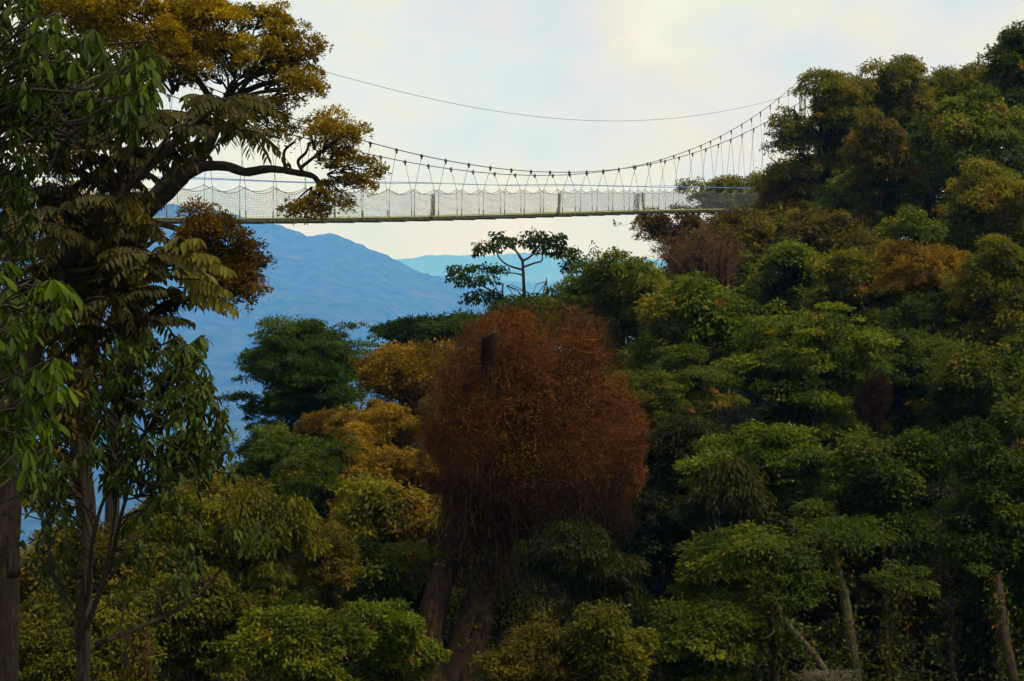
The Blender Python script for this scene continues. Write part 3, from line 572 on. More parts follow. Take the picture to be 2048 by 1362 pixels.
for (ua, ub, va, vb_, du, dv, pals) in ((1270, 2090, 560, 1360, 135, 112, ('deep', 'shade', 'green', 'shade', 'brownolive')), (1580, 2090, 330, 560, 120, 95, ('deep', 'olive', 'shade', 'brownolive')),
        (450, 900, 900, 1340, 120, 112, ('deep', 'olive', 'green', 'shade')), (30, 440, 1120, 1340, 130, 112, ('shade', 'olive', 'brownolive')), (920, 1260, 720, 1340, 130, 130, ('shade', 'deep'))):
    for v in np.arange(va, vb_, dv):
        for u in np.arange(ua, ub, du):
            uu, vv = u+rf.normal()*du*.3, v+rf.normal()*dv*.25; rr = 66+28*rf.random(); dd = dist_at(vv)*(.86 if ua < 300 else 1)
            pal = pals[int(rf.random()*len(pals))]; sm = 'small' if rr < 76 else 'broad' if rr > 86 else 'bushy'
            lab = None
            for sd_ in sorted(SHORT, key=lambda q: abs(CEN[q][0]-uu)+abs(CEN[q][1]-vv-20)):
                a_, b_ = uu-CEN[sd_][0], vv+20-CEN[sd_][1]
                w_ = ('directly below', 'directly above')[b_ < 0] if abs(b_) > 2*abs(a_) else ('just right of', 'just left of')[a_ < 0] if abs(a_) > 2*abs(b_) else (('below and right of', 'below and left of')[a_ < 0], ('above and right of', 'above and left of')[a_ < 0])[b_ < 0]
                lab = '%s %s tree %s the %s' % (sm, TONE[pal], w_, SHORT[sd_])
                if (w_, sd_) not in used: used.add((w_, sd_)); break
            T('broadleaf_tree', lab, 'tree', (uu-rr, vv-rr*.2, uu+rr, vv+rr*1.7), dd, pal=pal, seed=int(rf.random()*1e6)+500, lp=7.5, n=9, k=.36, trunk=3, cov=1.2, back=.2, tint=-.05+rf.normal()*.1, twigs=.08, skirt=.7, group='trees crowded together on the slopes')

# ------------------------------------------------------------------ special trees
def custom(name, label, cat, base, group=None):
    BASES.append(np.array(base, float)); r = empty(name, base); tag(r, label, cat, group); return r
def pth(mb, uvd, r0, r1, n=16, sides=7, rng=None, wob=0):
    """limb through photo-measured points set at their real distances"""
    p = smooth_path([P(*q) for q in uvd], n); mb.tube(p, np.linspace(r0, r1, n), sides, wob=wob, rng=rng); return p
# tall green tree with star-shaped drooping tiers
T('tiered_tree', 'tall green tree with upswept tiered branches standing against the blue mountain', 'tree', (498, 650, 738, 885), 80, style='conifer', pal='conifer', seed=400, lp=8, n=24, k=.27, flat=.62, low=-.3, trunk=5, tint=0, cov=1.9, skirt=1.2,
  extra=[(560, 668, 34, 12), (655, 652, 38, 12), (600, 655, 30, 12), (705, 690, 36, 12), (530, 712, 34, 14), (512, 760, 26, 12), (505, 800, 24, 12), (720, 730, 28, 12), (620, 690, 60, 26), (580, 740, 60, 30), (660, 740, 60, 30), (610, 800, 80, 36), (640, 860, 70, 40), (560, 830, 50, 34)])

# pale-limbed umbrella tree on the ridge
rng = np.random.default_rng(71); D = 108; s1 = D/F; b = P(1042, 760, D)
r_ = custom('umbrella_tree', 'slim umbrella tree with pale limbs and flat leaf pads below the bridge', 'tree', b, 'trees on the forested slope')
tb, fb = MB(), MB()
L = [([(1040, 760), (1048, 620), (1047, 560), (1045, 520)], .14, .09), ([(1045, 520), (1030, 500), (1010, 490), (990, 478)], .075, .04), ([(1046, 540), (1015, 530), (998, 515), (993, 498)], .075, .04),
     ([(1045, 524), (1035, 508), (1030, 492), (1034, 480)], .05, .03), ([(1046, 522), (1062, 512), (1075, 496), (1080, 482)], .075, .04), ([(1047, 534), (1070, 526), (1083, 522), (1085, 512)], .07, .04),
     ([(1046, 550), (1025, 546), (1000, 546), (985, 542)], .05, .025),
     ([(1040, 760), (1044, 645), (1020, 630), (1008, 610), (1005, 585), (1006, 566)], .12, .05), ([(1007, 592), (985, 582), (960, 570), (945, 566)], .08, .035), ([(1006, 590), (975, 590), (955, 576)], .06, .03),
     ([(1004, 590), (990, 585), (992, 570)], .05, .02), ([(1095, 590), (1094, 575), (1093, 556)], .05, .03), ([(1140, 640), (1142, 560), (1144, 536)], .06, .04), ([(1142, 552), (1160, 560), (1172, 572)], .03, .015)]
for q, r0, r1 in L: pth(tb, [(u, v, D+rng.normal()*.1) for u, v in q], r0*.85, r1*.8, 14, 7, rng, .03)
pads = [(975, 492, 30, 9), (1005, 482, 26, 9), (1025, 480, 18, 6), (995, 470, 14, 8), (958, 500, 14, 8), (1070, 470, 28, 9), (1095, 482, 36, 11), (1065, 484, 24, 7), (1115, 478, 18, 12), (1120, 502, 30, 8), (1150, 512, 18, 12), (1145, 530, 24, 10), (1085, 500, 18, 6),
        (925, 534, 28, 7), (965, 534, 34, 7), (995, 538, 22, 6), (915, 552, 22, 7), (940, 560, 30, 9), (975, 554, 26, 8), (965, 590, 36, 9), (990, 600, 26, 9), (940, 598, 20, 7), (1050, 600, 45, 12), (1090, 600, 35, 14), (1130, 500, 26, 9), (905, 540, 12, 6)]
for (u, v, ru, rv) in pads:
    n_ = int(ru*rv*.55); th = rng.random(n_)*2*pi; q = rng.random(n_)**.5
    c = P(u, v, D) + np.array([0, rng.normal()*.4, 0]); pos = c + np.stack([cos(0)*np.cos(th)*q*ru*s1, np.sin(th)*q*ru*s1*.8, (rng.random(n_)-.5)*rv*2.2*s1 - .25*q**2*rv*s1], -1)
    nearest = min((P(*q_[-1], D) for q_, _, _ in L), key=lambda e_: np.linalg.norm(e_-c))
    for k_ in range(4):
        tb.tube(limb_path(nearest*.85+c*.15, pos[k_], rng, .12, 5), np.linspace(.03, .012, 5), 3, cap=False)
    a = pos-c + rng.standard_normal((n_, 3))*.4; a[:, 2] -= .55
    leaves(fb, pos, a, np.array([0, 0, 1.])+rng.standard_normal((n_, 3))*.6, 8.5*s1*(.7+.6*rng.random(n_)), 5*s1, rng.random(n_)*.7)
tb.build('trunk', M['barkpale'], r_, True); fb.build('crown', M['conifer'], r_)

# thin climber-draped saplings on the ridge
rng = np.random.default_rng(72); D = 100; s1 = D/F
for (u0, top, seed, lab) in ((1205, 498, 1, 'spindly sapling with arching yellow-leaved climbers, right of the umbrella tree'), (1155, 560, 2, 'thin short sapling between umbrella tree and yellow-green bush')):
    b = P(u0+12, 680, D); r_ = custom('spindly_sapling', lab, 'sapling', b); tb, fb = MB(), MB()
    for q in range(5):
        e_ = (u0+rng.normal()*14, top+rng.random()*45, D); m_ = (u0+8+rng.normal()*8, 590, D)
        p = pth(tb, [(u0+12, 680, D), m_, e_, (e_[0]+rng.normal()*12, e_[1]+20, D)], .04, .012, 14, 4)
        n_ = 45; i_ = rng.integers(6, 14, n_); pos = p[i_]+rng.standard_normal((n_, 3))*.16
        a = rng.standard_normal((n_, 3)); a[:, 2] -= .8
        leaves(fb, pos, a, rng.standard_normal((n_, 3)), 7*s1, 3.5*s1, rng.random(n_)*.8)
    tb.build('stem', M['bark'], r_); fb.build('leaves', M['bright'], r_)

# bare brown thicket tree
rng = np.random.default_rng(73); D = 104; s1 = D/F; b = P(1440, 640, D)
r_ = custom('bare_tree', 'brown leafless tree of fine twigs under the right end of the bridge', 'tree', b, 'trees on the forested slope'); tb, fb = MB(), MB()
for q in range(26):
    az = rng.random()*2*pi; e_ = np.array([cos(az)*95*rng.random()**.5, sin(az), 0]); u = 1395+e_[0]; v = 440+rng.random()*70+abs(u-1395)*.35
    yd = sin(az)*2.2; p = pth(tb, [(1435+rng.normal()*6, 625, D), (1425+(u-1425)*.35+rng.normal()*8, 575, D+yd*.3), (u*.75+1425*.25, (v+560)/2, D+yd*.8), (u, v, D+yd)], .10, .018, 12, 5)
    for k_ in range(110):
        i_ = rng.integers(3, 12); d = nrm(rng.standard_normal(3)+np.array([0, 0, .5])); l_ = (10+26*rng.random())*s1
        x = smooth_path([p[i_], p[i_]+d*l_*.5+rng.normal(size=3)*.1, p[i_]+d*l_+rng.normal(size=3)*.15], 4)
        fb.tube(x, np.linspace(.012, .007, 4), 3, cap=False)
        if k_ % 3 == 0:
            y = x[-1] + nrm(rng.standard_normal((5, 3)))*.12; leaves(fb, y, rng.standard_normal((5, 3)), rng.standard_normal((5, 3)), 3.6*s1, 2*s1, rng.random(5))
tb.build('trunk', M['bark'], r_, True); fb.build('twigs', M['twig'], r_)

# the great brown mound of dead vines over a forked trunk
rng = np.random.default_rng(74); D = 50; s1 = D/F; b = P(915, 1500, D)
r_ = custom('vine_covered_tree', 'huge rust-brown mound of tangled dead vines over a forked dark trunk in the centre', 'tree', b)
tb = MB()
pth(tb, [(850, 1560, D-1.3), (855, 1362, D-1.3), (862, 1250, D-1.2), (885, 1150, D-1), (930, 1050, D-.2), (975, 900, D), (980, 700, D)], .46, .16, 24, 12, rng, .06)
pth(tb, [(880, 1560, D-1.1), (905, 1362, D-1.1), (945, 1240, D-1), (985, 1120, D-.6), (1030, 980, D+.2), (1060, 800, D+.4)], .50, .16, 24, 12, rng, .06)
pth(tb, [(925, 1560, D-1.3), (930, 1362, D-1.3), (970, 1240, D-1.2), (1000, 1100, D-.5), (1020, 900, D+.2)], .34, .12, 20, 10, rng, .06)
for q in range(26):
    u, v = 1060+float(np.clip(rng.normal()*80, -130, 130)), 720+rng.random()*260
    pth(tb, [(1000+rng.normal()*25, 1000, D+.3), ((u+1000)/2, (v+1000)/2-20, D+rng.normal()*.6), (u, v, D+rng.normal()*1.2)], .07, .02, 10, 5)
# snag stub wrapped in vines
pth(tb, [(985, 860, D-1.2), (984, 760, D-1.3), (981, 692, D-1.7)], .06, .09, 10, 10, rng, .08)
tb.build('trunk', M['barkmoss'], r_, True)
def vines(n, cu, cv, ru, rv, seg, step, sag, mat, name, rr, shell=True, rw=.0065, yr=.85, wander=.55, lo=0., tones=(0, 1)):
    mb = MB(); d = nrm(rng.standard_normal((n, 3))); d[:, 1] = np.where(rng.random(n) < .8, -np.abs(d[:, 1]), d[:, 1])
    q = (.80+.24*rng.random(n)) if shell else rng.random(n)**.5*.95
    q = q*(1 + .045*np.sin(d[:, 0]*7+1)*np.sin(d[:, 2]*6) + .03*np.sin(d[:, 0]*17+d[:, 2]*13))
    c = P(cu, cv, D); R = np.array([ru, ru*yr, rv])*s1; p = c + d*R*q[:, None]
    if shell:
        gt = vn((p[:, 0]+p[:, 1]*.4)/.8+5, (p[:, 2]-p[:, 1]*.5)/.8)*.55 + vn((p[:, 0]-p[:, 1]*.4)/.22, (p[:, 2]+p[:, 1]*.5)/.22)*.45
        p = p[gt > .45]; d = d[gt > .45]; n = len(p)
    rl_ = rng.random((n, 1))**2
    wid = np.where(d[:, 2] < 0, 1-.35*(-d[:, 2])**1.5, 1); p[:, 0] = c[0]+(p[:, 0]-c[0])*wid; p[:, 1] = c[1]+(p[:, 1]-c[1])*wid
    dirv = nrm(rng.standard_normal((n, 3))*np.array([1, 1, .8]) + np.array([0, 0, .1])); V = []
    for k_ in range(seg+1):
        s_ = nrm(np.cross(dirv, rng.standard_normal((n, 3)))) if k_ == 0 else s_
        wv = rw*(.6+.8*rng.random((n, 1)))
        V += [p+s_*wv, p-s_*wv]
        dirv = nrm(dirv + rng.standard_normal((n, 3))*wander + np.array([0, 0, -sag])); p = p + dirv*step*(.6+.8*rng.random((n, 1)))
        o_ = (p-c)/R; l_ = np.linalg.norm(o_, axis=1, keepdims=True); lim = 1.0+.42*rl_**1.5; dirv = np.where(l_ > lim, nrm(dirv-o_*1.2), dirv)
    v = np.stack(V, 1); f = []
    for k_ in range(seg): f.append([2*k_, 2*k_+1, 2*k_+3, 2*k_+2])
    f = (np.array(f)[None]+(np.arange(n)*(2*seg+2))[:, None, None]).reshape(-1, 4)
    tone = tones[0]+(tones[1]-tones[0])*rng.random(n)**1.5; mb.add(v.reshape(-1, 3), f, np.repeat(tone, 2*seg+2)); return mb
vb = None
def addv(*a, **k):
    global vb
    q = vines(*a, None, '', None, **k)
    if vb is None: vb = q
    else: vb.v += q.v; vb.r += q.r; vb.f += [f+vb.n for f in q.f]; vb.n += q.n
for (n_, u, v, ru, rv) in ((6200, 1060, 750, 140, 100), (4200, 1085, 690, 82, 50), (5200, 960, 790, 90, 95), (5200, 1165, 790, 90, 105), (5000, 1210, 890, 82, 100), (3600, 1160, 985, 90, 70), (4600, 940, 890, 85, 95),
                           (5200, 1070, 890, 150, 130), (2000, 950, 990, 66, 60), (2400, 885, 840, 42, 62), (2400, 1240, 860, 50, 75), (2600, 1250, 940, 42, 60), (1800, 1040, 645, 44, 24), (1500, 985, 672, 60, 32), (1500, 1140, 692, 60, 34), (1500, 870, 930, 36, 55)):
    addv(n_, u, v, ru, rv, 7, .060, .03, rw=.0046, wander=.85)
addv(9000, 1060, 840, 160, 160, 6, .14, .2, shell=False, rw=.016, tones=(0, .4))
addv(5000, 1060, 850, 222, 212, 9, .085, .0, rw=.0042, wander=.55, tones=(.1, .9))
addv(4200, 1062, 845, 238, 222, 8, .08, .0, rw=.0036, wander=.6, tones=(.1, .8))
addv(1600, 1075, 700, 165, 90, 11, .09, -.12, rw=.0045, wander=.45, tones=(.1, .9))
# small dead leaves caught in the tangle
n_ = 22000; d = nrm(rng.standard_normal((n_, 3))); d[:, 1] = -np.abs(d[:, 1]); c = P(1062, 850, D)
pp = c + d*np.array([212, 190, 205])*s1*(.70+.33*rng.random((n_, 1))); leaves(vb, pp, rng.standard_normal((n_, 3)), rng.standard_normal((n_, 3)), 4.5*s1*(.5+.8*rng.random(n_)), 2.2*s1, rng.random(n_)**1.3)
vb.build('vine_mound', M['vine'], r_)
# hanging skirts of stems below the mound and around the trunk
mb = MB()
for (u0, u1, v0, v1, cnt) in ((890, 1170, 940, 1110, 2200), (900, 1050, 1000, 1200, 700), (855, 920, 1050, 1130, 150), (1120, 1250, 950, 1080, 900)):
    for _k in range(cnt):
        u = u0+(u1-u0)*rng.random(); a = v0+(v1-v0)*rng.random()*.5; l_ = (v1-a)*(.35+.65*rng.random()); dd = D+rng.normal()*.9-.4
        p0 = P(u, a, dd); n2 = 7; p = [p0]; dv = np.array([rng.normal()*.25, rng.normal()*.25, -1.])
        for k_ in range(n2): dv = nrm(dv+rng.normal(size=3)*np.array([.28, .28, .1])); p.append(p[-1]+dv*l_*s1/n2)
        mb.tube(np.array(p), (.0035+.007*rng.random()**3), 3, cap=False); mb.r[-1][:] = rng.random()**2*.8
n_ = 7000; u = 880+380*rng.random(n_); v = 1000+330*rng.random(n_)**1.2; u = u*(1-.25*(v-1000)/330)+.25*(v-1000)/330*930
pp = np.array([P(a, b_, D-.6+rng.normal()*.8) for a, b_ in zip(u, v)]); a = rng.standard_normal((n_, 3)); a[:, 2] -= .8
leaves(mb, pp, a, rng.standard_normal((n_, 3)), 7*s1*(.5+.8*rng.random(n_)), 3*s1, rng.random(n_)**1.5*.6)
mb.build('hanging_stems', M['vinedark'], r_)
mb = MB()
for _k in range(60):
    u, v = 880+330*rng.random(), 1090+180*rng.random(); c = P(u, v, D-1.3); n_ = 22
    a = rng.standard_normal((n_, 3)); a[:, 2] -= 1.2; leaves(mb, c+rng.standard_normal((n_, 3))*.14, a, rng.standard_normal((n_, 3)), 13*s1*(.6+.5*rng.random(n_)), 5*s1, rng.random(n_)*.5)
for _k in range(130):
    u, v = 850+400*rng.random(), 700+330*rng.random(); 
    if (u-1060)**2/215**2+(v-850)**2/205**2 > 1 or rng.random() < .6*(u > 930 and v < 900): continue
    c = P(u, v, D-2.4*math.sqrt(max(.02, 1-(u-1060)**2/215**2-(v-850)**2/205**2))); n_ = 20
    leaves(mb, c+rng.standard_normal((n_, 3))*.16, rng.standard_normal((n_, 3)), rng.standard_normal((n_, 3)), 6*s1*(.6+.5*rng.random(n_)), 3*s1, rng.random(n_)*.5)
mb.build('climbing_leaves', M['olive'], r_)
# snag top crown of curled stems
mb = MB()
for _k in range(300):
    th = rng.random()*2*pi; c = P(981, 684+rng.random()*34*(_k % 2), D-1.9); x = np.linspace(0, 1.6+2*rng.random(), 8)
    rr = (.15+.09*rng.random()); mb.tube(c+np.stack([np.cos(th+x)*rr, np.sin(th+x)*rr, np.sin(x*2+th)*.14+rng.normal()*.03+0*x], -1), .009, 3, cap=False); mb.r[-1][:] = .2+.6*rng.random()
mb.build('snag_wrap', M['vinedark'], r_)

# smaller brown vine drapes on the right slope
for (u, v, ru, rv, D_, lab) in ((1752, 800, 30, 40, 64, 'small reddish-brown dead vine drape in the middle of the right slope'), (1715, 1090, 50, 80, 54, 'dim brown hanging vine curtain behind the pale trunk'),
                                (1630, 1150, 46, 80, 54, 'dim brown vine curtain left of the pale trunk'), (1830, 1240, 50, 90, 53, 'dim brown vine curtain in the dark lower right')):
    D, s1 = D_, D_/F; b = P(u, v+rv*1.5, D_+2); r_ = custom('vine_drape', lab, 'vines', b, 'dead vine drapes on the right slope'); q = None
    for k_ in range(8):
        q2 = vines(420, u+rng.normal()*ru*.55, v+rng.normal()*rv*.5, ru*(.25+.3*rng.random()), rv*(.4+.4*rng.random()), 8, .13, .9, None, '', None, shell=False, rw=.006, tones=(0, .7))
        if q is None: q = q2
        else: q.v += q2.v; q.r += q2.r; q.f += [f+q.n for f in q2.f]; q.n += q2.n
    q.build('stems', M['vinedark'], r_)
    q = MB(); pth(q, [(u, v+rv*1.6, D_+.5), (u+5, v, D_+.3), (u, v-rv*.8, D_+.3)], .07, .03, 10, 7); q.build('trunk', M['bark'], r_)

# bare trunks standing in the lower right
for (q, r0, r1, mt, lab) in (([(1725, 1480, 44), (1705, 1300, 44), (1690, 1200, 44.5), (1672, 1130, 45), (1660, 1085, 45), (1655, 1050, 46.5)], .14, .07, 'barkgreen', 'mossy pale trunk rising out of the dark lower right, tallest of the bare trunks'),
      ([(1700, 1420, 41), (1640, 1325, 41), (1590, 1265, 41), (1562, 1225, 41), (1548, 1170, 41.5), (1540, 1110, 43)], .085, .03, 'barkpale', 'leaning pale trunk beside the low bright green spreading tree'),
      ([(1558, 1500, 41.5), (1552, 1362, 41.5), (1545, 1290, 41.5), (1541, 1235, 41.5), (1532, 1130, 42)], .10, .05, 'bark', 'upright brown trunk under the low bright green spreading tree'),
      ([(2050, 1500, 45), (2020, 1330, 45), (2004, 1230, 45.5), (1995, 1150, 46)], .16, .09, 'bark', 'slanting brown trunk near the right edge of the bottom corner'),
      ([(1905, 1500, 50), (1903, 1260, 50), (1900, 1130, 50), (1897, 1050, 50.5)], .08, .05, 'bark', 'thin straight trunk in the dark of the lower right'),
      ([(1780, 1450, 47), (1772, 1320, 47), (1790, 1240, 47), (1800, 1160, 47.5)], .08, .04, 'bark', 'thin crooked trunk between tallest and straight bare trunks'),
      ([(1530, 1330, 43), (1526, 1225, 43), (1518, 1150, 43.5), (1510, 1110, 44)], .06, .04, 'barkpale', 'thin pale stem under the bright green layered tree')):
    b = P(*q[0]); r_ = custom('leafless_tree', lab, 'tree', b, 'bare trunks in the lower right'); tb = MB(); p = pth(tb, q, r0, r1, 18, 9, rng, .05)
    for k_ in range(5):
        i_ = rng.integers(9, 17); d = nrm(rng.standard_normal(3)+np.array([0, 0, .7])); tb.tube(limb_path(p[i_], p[i_]+d*(.4+.6*rng.random()), rng, .15, 6), np.linspace(.014, .005, 6), 4, cap=False)
    tb.build('trunk', M[mt], r_, True)
    fb = MB()
    for k_ in range(34):
        c = p[rng.integers(1, 18)]; n_ = 16; a = rng.standard_normal((n_, 3)); a[:, 2] -= .7
        leaves(fb, c+rng.standard_normal((n_, 3))*.17, a, rng.standard_normal((n_, 3)), .12, .055, rng.random(n_))
    foliage(fb, tb, [(p[-1]+np.array([0, -.1, .1]), np.array([.75, .6, .4]), -.1), (p[-3]+np.array([.4, 0, 0]), np.array([.45, .4, .3]), -.1)], .11, rng, 'tier', cov=1.6, twigs=0)
    fb.build('leaves', M['deep'], r_)
# pale dead shrub
rng = np.random.default_rng(75); b = P(1650, 1400, 40); r_ = custom('dead_shrub', 'pale grey leafless shrub at the bottom edge by the leaning trunk', 'shrub', b); fb = MB()
for k_ in range(500):
    e_ = P(1650+rng.normal()*27, 1338+abs(rng.normal())*13, 40+rng.normal()*.3); fb.tube(limb_path(P(1650+rng.normal()*8, 1385, 40), e_, rng, .2, 7), np.linspace(.006, .003, 7), 3, cap=False); fb.r[-1][:] = rng.random()
fb.build('twigs', M['paletwig'], r_)
# scarlet leaf clusters
for i, (u, v, D_, lab) in enumerate(((1437, 607, 76, 'small scarlet flower cluster on the slope below the bare brown tree'), (1727, 577, 80, 'orange-red flower cluster left of the golden tree'))):
    s1 = D_/F; c = P(u, v, D_); r_ = empty('flower_cluster', c); tag(r_, lab, 'flowers', 'red flower clusters'); fb = MB(); n_ = 26; a = rng.standard_normal((n_, 3)); a[:, 2] += .8
    leaves(fb, c+rng.standard_normal((n_, 3))*np.array([4.5, 4, 3])*s1, a, rng.standard_normal((n_, 3)), 5*s1, 2.0*s1, rng.random(n_)); fb.build('petals', M['flower'], r_)
    tb = MB(); tb.tube(limb_path(c-np.array([0, 0, .5]), c, rng, .1, 5), .012, 4); tb.build('stalk', M['bark'], r_)

# ------------------------------------------------------------------ golden tree on the left
rng = np.random.default_rng(80); D = 44; s1 = D/F; b = P(172, 1560, D)
r_ = custom('golden_tree', 'large golden-crowned tree on the left with a thick dark limb reaching across the bridge', 'tree', b)
tb, fb = MB(), MB()
pth(tb, [(180, 1560, D), (182, 1362, D), (166, 1200, D), (174, 1060, D), (160, 900, D), (175, 700, D), (205, 560, D), (262, 445, D)], .26, .20, 30, 12, rng, .03)
pth(tb, [(255, 455, D), (300, 410, D), (340, 375, D), (375, 340, D), (410, 300, D), (440, 230, D), (470, 165, D+.4)], .26, .10, 24, 10, rng, .03)
pth(tb, [(350, 368, D), (400, 335, D-.2), (450, 332, D-.3), (490, 344, D-.4), (520, 340, D-.4), (550, 338, D-.4), (590, 345, D-.4), (625, 352, D-.4), (640, 370, D-.4), (652, 392, D-.4)], .13, .045, 34, 8, rng, .05)
pth(tb, [(572, 340, D-.4), (568, 320, D-.4), (570, 300, D-.4), (590, 283, D-.4)], .05, .025, 12, 6)
pth(tb, [(604, 342, D-.4), (596, 322, D-.4), (612, 305, D-.3), (618, 285, D-.2)], .045, .025, 12, 6)
pth(tb, [(602, 335, D-.4), (640, 305, D-.4), (665, 285, D-.4)], .045, .02, 10, 6)
pth(tb, [(265, 430, D), (310, 380, D+.3), (370, 310, D+.6), (420, 250, D+.8)], .09, .05, 14, 7)
pth(tb, [(285, 415, D), (330, 372, D-.3), (380, 320, D-.5)], .08, .04, 12, 7)
pth(tb, [(440, 230, D), (410, 180, D), (380, 140, D), (330, 100, D)], .09, .04, 14, 7)
pth(tb, [(455, 200, D+.2), (520, 170, D+.2), (570, 160, D), (600, 150, D)], .08, .03, 12, 7)
pth(tb, [(440, 230, D), (500, 190, D-.3), (560, 180, D-.3), (590, 172, D-.4)], .06, .03, 12, 6)
pth(tb, [(260, 440, D), (330, 450, D-.2), (380, 470, D-.3), (430, 500, D-.3)], .09, .04, 14, 7)
pth(tb, [(265, 440, D), (240, 330, D+1), (230, 200, D+1), (200, 80, D+1)], .12, .05, 14, 8)
G = [(540, 70, 48, 34), (575, 110, 44, 40), (598, 160, 36, 34), (560, 40, 24, 22), (500, 50, 42, 30), (445, 35, 42, 26), (395, 45, 46, 26), (340, 35, 46, 26), (290, 60, 46, 28), (235, 30, 50, 28), (170, 15, 60, 24), (120, 30, 50, 24),
     (330, 90, 54, 36), (390, 100, 54, 40), (300, 130, 46, 36), (350, 130, 44, 30), (425, 150, 36, 26), (520, 110, 36, 30), (500, 140, 30, 24), (545, 140, 34, 26), (260, 10, 50, 20), (200, 60, 40, 24), (430, 85, 34, 24), (470, 95, 28, 22), (615, 180, 20, 20),
     (370, 30, 30, 22), (300, 20, 30, 18), (250, 90, 40, 26), (365, 165, 34, 20)]
for (u, v, ru, rv) in G:
    foliage(fb, tb, [(P(u, v, D+rng.normal()*.35), np.array([ru, ru*.9, rv*.9])*s1*1.1, rng.normal()*.08)], 6.2*s1, rng, 'puff', cov=1.9, back=.5, twigs=.8, tw_r=.012)
    tb.tube(limb_path(P(470+rng.normal()*20, 190, D) if u > 420 else P(345, 130+60*rng.random(), D), P(u, v, D), rng, .16, 8), np.linspace(.032, .010, 8), 5)
    for k_ in range(6): tb.tube(limb_path(P((u+460)/2 if u > 420 else (u+345)/2, v+18, D), P(u+rng.normal()*ru*.5, v-rv*.4*rng.random(), D+rng.normal()*.3), rng, .15, 6), np.linspace(.022, .008, 6), 4, cap=False)
G2 = [(655, 262, 34, 24), (620, 250, 26, 18), (690, 290, 30, 26), (700, 330, 30, 28), (735, 345, 22, 28), (670, 330, 26, 20), (640, 300, 22, 16), (720, 370, 28, 16), (640, 405, 36, 22), (610, 415, 32, 18), (665, 385, 26, 16), (620, 432, 28, 12), (680, 358, 28, 16),
      (535, 245, 30, 24), (560, 270, 22, 18), (500, 230, 32, 22), (580, 215, 20, 18), (540, 215, 24, 18)]
for (u, v, ru, rv) in G2:
    foliage(fb, tb, [(P(u, v, D-.4+rng.normal()*.25), np.array([ru, ru*.9, rv])*s1, -.22 + (.2 if v < 320 and u > 600 else 0))], 6.2*s1, rng, 'puff', cov=1.0, back=.4, twigs=.8, tw_r=.012)
    for k_ in range(5): tb.tube(limb_path(P(u*.45+635*.55 if u > 590 else 470, v*.45+340*.55 if u > 590 else 220, D-.4), P(u+rng.normal()*ru*.5, v+rng.normal()*rv*.4, D-.4+rng.normal()*.3), rng, .12, 7), np.linspace(.022, .008, 7), 4, cap=False)
tb.build('trunk', M['barkfine'], r_, True); fb.build('crown', M['gold'], r_)
# rusty lower crown of its neighbour, below the bridge deck
rng = np.random.default_rng(81); D = 42; s1 = D/F; b = P(215, 1480, D); r_ = custom('rusty_tree', 'rust and olive crown hanging below the bridge deck beside the thick limb', 'tree', b); tb, fb = MB(), MB()
pth(tb, [(215, 1480, D), (225, 1000, D), (245, 700, D), (290, 560, D), (350, 520, D), (400, 505, D), (450, 510, D)], .18, .05, 30, 8)
for (u, v, ru, rv) in [(420, 452, 30, 28), (400, 480, 34, 24), (445, 490, 36, 30), (480, 500, 30, 28), (495, 545, 26, 32), (460, 545, 34, 28), (420, 530, 36, 28), (485, 575, 24, 20), (385, 500, 24, 18), (500, 520, 22, 24), (440, 570, 26, 14), (468, 590, 10, 18), (300, 465, 20, 14), (320, 475, 16, 14), (385, 462, 18, 14)]:
    foliage(fb, tb, [(P(u, v, D+rng.normal()*.2), np.array([ru, ru*.9, rv])*s1, rng.normal()*.12-.12)], 6.5*s1, rng, 'puff', cov=2.6 if u > 350 else 1., back=.5, twigs=.8, tw_r=.012)
    for k_ in range(3): tb.tube(limb_path(P(400 if u > 350 else 280, 505, D), P(u+rng.normal()*ru*.5, v, D), rng, .12, 7), np.linspace(.03, .008, 7), 4, cap=False)
for k_ in range(40): tb.tube(limb_path(P(435+rng.random()*20, 560, D), P(455+rng.normal()*14, 600+rng.random()*14, D), rng, .15, 5), np.linspace(.007, .004, 5), 3, cap=False)
tb.build('trunk', M['barkdark'], r_, True); fb.build('crown', M['orange'], r_)

